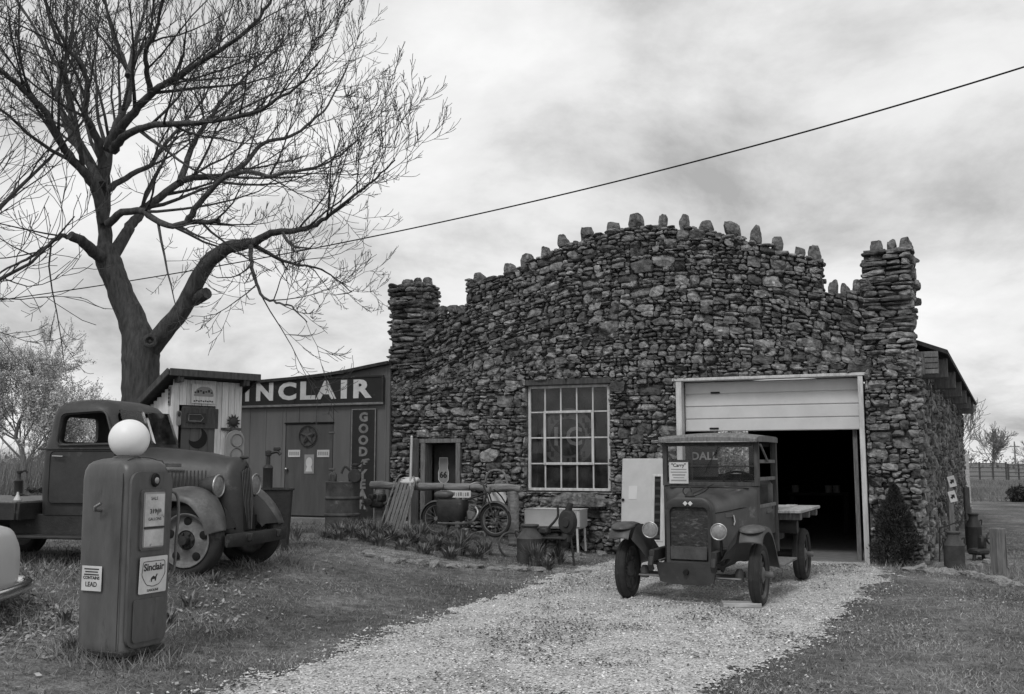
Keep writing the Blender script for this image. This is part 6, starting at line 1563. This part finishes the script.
d = np.stack([np.cos(a)*.6, np.sin(a)*.6, np.full(n, .8)], 1)+rng.normal(size=(n, 3))*.45; d /= np.linalg.norm(d, axis=1, keepdims=True)
s = np.cross(d, rng.normal(size=(n, 3))); s /= np.linalg.norm(s, axis=1, keepdims=True)
L_ = rng.uniform(.025, .075, n)[:, None]; Vq = np.stack([c-s*.009, c+s*.009, c+d*L_], 1).reshape(-1, 3)
npmesh('foliage', Vq, np.arange(n*3).reshape(-1, 3), M_['conifer'], con)
# edging stones: templates copied
tmpl = []
for k in range(7):
    v = rock_verts(5, 1, .75, .6, rnd=rng.uniform(.35, .6), chis=6, jit=.035); me = npmesh('edging_stone', v, CT[5][1], M_['rock']); tmpl.append(me)
def edging(pts, n, s0_, s1_, label, group, jit=.1, skip=()):
    P3 = [gnd(*p) for p in pts]; ln = [0]
    for a, b in zip(P3, P3[1:]): ln.append(ln[-1]+(a-b).length)
    for i in range(n):
        t = ln[-1]*(i+rng.uniform(.2, .8))/n; j = max(q for q in range(len(ln)-1) if ln[q] <= t); f = (t-ln[j])/(ln[j+1]-ln[j]); p = P3[j].lerp(P3[j+1], f)
        o = tmpl[int(rng.integers(7))].copy(); COL.objects.link(o); s = rng.uniform(s0_, s1_); o.scale = (s, s*rng.uniform(.7, 1.1), s*rng.uniform(.45, .9))
        x, y = p.x+rng.normal()*jit, p.y+rng.normal()*jit; o.location = (x, y, G(x, y)+.10*s); o.rotation_euler = (rng.normal()*.15, rng.normal()*.15, rng.uniform(0, 6.3)); tag(o, label, 'stone', group)
edging(((362, 552), (385, 560), (430, 565), (480, 568), (530, 571), (590, 573)), 58, .09, .20, 'rough pale edging stone along the front of the flower bed', 'edging stones of the flower bed', .07)
edging(((915, 571), (945, 573), (975, 577), (1010, 586)), 30, .12, .28, 'rough pale edging stone in the border at the garage corner', 'edging stones at the garage corner', .09)
edging(((975, 566), (990, 560), (1010, 568)), 12, .10, .22, 'small loose stone behind the short square post', 'loose stones behind the short post', .15)
edging(((540, 558), (580, 556), (620, 552)), 12, .10, .22, 'loose stone at the wall foot under the big window', 'loose stones under the window', .12)
for o in tmpl: bpy.data.objects.remove(o)

# scatter
def tris_to(name, V, m, label, cat, k=3): return tag(npmesh(name, V.reshape(-1, 3), np.arange(V.shape[0]*k).reshape(-1, k), M_[m]), label, cat, kind='stuff')
BLx = np.array(BL[:2]); BI = np.array(BIN[:2]); BD = np.array(BDIR[:2])
def ok_lawn(x, y, margin=.0):
    p = np.array([x, y])-BLx; u, v = p@BD, p@BI
    if v > -.05 and 0 < u < BW+1.2 and v < SL: return False
    e = in_drive(x, y)
    if y < YMAX and e+drive_noise(x, y) > .0+margin: return False
    return True
def sample_lawn(n, x0, x1, y0, y1, dens=None):
    out = []
    while len(out) < n:
        y = y0*(y1/y0)**rng.random(); x = rng.uniform(x0, x1)
        if abs(x) > .58*y+1.2: continue
        if not ok_lawn(x, y): continue
        if dens and rng.random() > dens(x, y): continue
        out.append((x, y, G(x, y)))
    return np.array(out)
def blades(c, h, w_, lean):
    n = len(c); a = rng.uniform(0, 2*PI, n); s = np.stack([np.cos(a), np.sin(a), np.zeros(n)], 1)*(w_*rng.uniform(.6, 1.3, n))[:, None]
    hh = h*rng.uniform(.5, 1.4, n); tip = np.stack([rng.normal(size=n)*lean*hh, rng.normal(size=n)*lean*hh, hh], 1)
    return np.stack([c-s/2, c+s/2, c+tip], 1)
dn_ = lambda x, y: .25+.75*max(0, min(1, .5+nz2(x, y, .8)*1.1+nz2(x, y, 3, 2)*.7))
c = sample_lawn(150000, -12, 12, 5., 26, dn_); tris_to('grass', blades(c, .03, .008, .8), 'grassblade', 'short worn lawn grass', 'grass')
# longer unmown tufts at the feet of things
feet = [(gp.x, gp.y, .5, 900), (W1.x, W1.y, .45, 500), (W1.x-1.3, W1.y+.4, 1.4, 2000), (t1o.x+.5, t1o.y+.6, .5, 500), (b0.x, b0.y-.2, .6, 500), (tbp.x, tbp.y-.2, .6, 500), (c1_.x+.4, c1_.y+.3, .9, 900), (gnd(996, 578).x, gnd(996, 578).y, .35, 300), (cg.x, cg.y, .5, 400), (-4.4, 19.5, 2., 1500), (-3.6, 8.8, 1.2, 800)]
cc = []
for (x, y, r, n) in feet:
    a = rng.uniform(0, 2*PI, n); q = r*np.sqrt(rng.random(n)); cc += [(x+b*math.cos(t), y+b*math.sin(t), G(x+b*math.cos(t), y+b*math.sin(t))) for t, b in zip(a, q) if ok_lawn(x+b*math.cos(t), y+b*math.sin(t))]
tris_to('grass', blades(np.array(cc), .10, .010, .6), 'grassblade', 'longer unmown grass round the feet of pump, truck and barrel', 'grass')
# flat litter: dead leaves, straw
def flat_quads(c, s0_, s1_, asp=.5, tilt=.35):
    n = len(c); a = rng.uniform(0, 2*PI, n); s = rng.uniform(s0_, s1_, n)[:, None]
    d = np.stack([np.cos(a), np.sin(a), rng.normal(size=n)*tilt], 1); e = np.stack([-np.sin(a), np.cos(a), rng.normal(size=n)*tilt], 1)*asp
    c = c+np.array([0, 0, .022]); return np.stack([c-d*s, c-e*s, c+d*s, c+e*s], 1)
c = sample_lawn(5000, -9, -1, 5.2, 13, lambda x, y: max(.05, min(1, .45+nz2(x, y, .7, 4)*1.6))*(1 if x < -2.4-.1*(y-8) else .16)*(1 if y < 9.5 else .5)); tris_to('dead_leaves', flat_quads(c, .012, .034), 'dry', 'pale dead leaves scattered over the left lawn', 'leaves', 4)
c = sample_lawn(5200, 1.2, 9, 5.2, 14, lambda x, y: max(.02, min(1, .25+nz2(x, y, .5, 9)*1.7))); tris_to('dead_leaves', flat_quads(c, .008, .022, .4), 'dry', 'bits of straw and leaf on the right lawn', 'leaves', 4)
# loose limestone chips, on and beyond the ragged edge of the drive
octv = np.array([(1, 0, 0), (-1, 0, 0), (0, 1, 0), (0, -1, 0), (0, 0, 1), (0, 0, -1)], float); octf = np.array([(0, 2, 4), (2, 1, 4), (1, 3, 4), (3, 0, 4), (2, 0, 5), (1, 2, 5), (3, 1, 5), (0, 3, 5)])
VV, FF, o = [], [], 0; n = 0
while n < 21000:
    y = 5.2*(16.5/5.2)**rng.random(); x = rng.uniform(-4, 6.5)
    if abs(x) > .56*y+.5: continue
    e = in_drive(x, y)+drive_noise(x, y)
    if e < -.9 or (e < 0 and rng.random() > math.exp(e*8)*.8): continue
    pv = np.array([x, y, 0])-np.array(BL); 
    if pv[:2]@BI > -.1: continue
    s = rng.uniform(.005, .012)*(1.25 if rng.random() < .08 else 1)
    v = octv*np.array([s*rng.uniform(.7, 1.4), s*rng.uniform(.7, 1.4), s*rng.uniform(.5, .9)])+rng.normal(size=(6, 3))*s*.22
    a = rng.uniform(0, 6.3); ca, sa = math.cos(a), math.sin(a); v = np.stack([v[:, 0]*ca-v[:, 1]*sa, v[:, 0]*sa+v[:, 1]*ca, v[:, 2]], 1)+np.array([x, y, G(x, y)+.010+s*.3])
    VV.append(v); FF.append(octf+o); o += 6; n += 1
tag(npmesh('gravel', np.concatenate(VV), np.concatenate(FF), M_['pebble']), 'loose pale limestone chips on the drive', 'gravel', kind='stuff')
M_['debris'] = mat('dark_debris', .06, .03, rough=.95, bump=0, island=.4)
VV = []
while len(VV) < 14000:
    y = 5.2*(16/5.2)**rng.random(); x = rng.uniform(-4, 6)
    if in_drive(x, y)+drive_noise(x, y) < .05 or abs(x) > .56*y+.5: continue
    if rng.random() > max(.03, min(1, .18+nz2(x, y, .9, 7)*1.0+nz2(x, y, 3.1, 1)*.8)): continue
    VV.append((x, y, G(x, y)))
tris_to('leaf_debris', flat_quads(np.array(VV), .006, .017, .6, .2), 'debris', 'dark bits of rotted leaf lying on the gravel', 'debris', 4)
# tall dry grass behind the old truck and in the far field
def tall(name, label, n, f, h, w_, m='drygrass', ln=.14):
    c = []
    while len(c) < n:
        p = f()
        if p: c.append((p[0], p[1], G(*p)-.02))
    tris_to(name, blades(np.array(c), h, w_, ln), m, label, 'tall grass')
def f1():
    y = rng.uniform(20, 36); x = rng.uniform(-26, -6.2)
    return (x, y) if x < -y*.30-.6 else None
tall('tall_grass', 'bank of tall dry grass behind the old truck on the left', 42000, f1, 1.3, .02, 'drygrass', .22)
def f2():
    y = 42*(92/42)**rng.random(); x = rng.uniform(16, 60)
    return (x, y) if x > .40*y and nz2(x, y, .15, 3) > -.25 else None
tall('field_grass', 'pale rough field grass between the mown lawn and the far fence', 30000, f2, .26, .03, 'fieldgrass', .35)
sb_ = P(1020, 500, 42); n = 5000; a = rng.normal(size=(n, 3))*np.array([.16, .16, .12])+np.array([sb_.x, 42, .3]); a[:, 2] = np.abs(a[:, 2])
d = rng.normal(size=(n, 3))*.05; e = rng.normal(size=(n, 3))*.04
bs_ = thing('field_bush', 'low dark bush in the rough field at the right edge', 'bush', (sb_.x, 42, 0))
npmesh('foliage', np.stack([a-d, a+d, a+e], 1).reshape(-1, 3)-np.array([sb_.x, 42, 0]), np.arange(n*3).reshape(-1, 3), M_['conifer'], bs_)
MB().tube([(0, 0, 0), (.05, 0, .5)], .03, 6).build('trunk', M_['bark'], bs_)
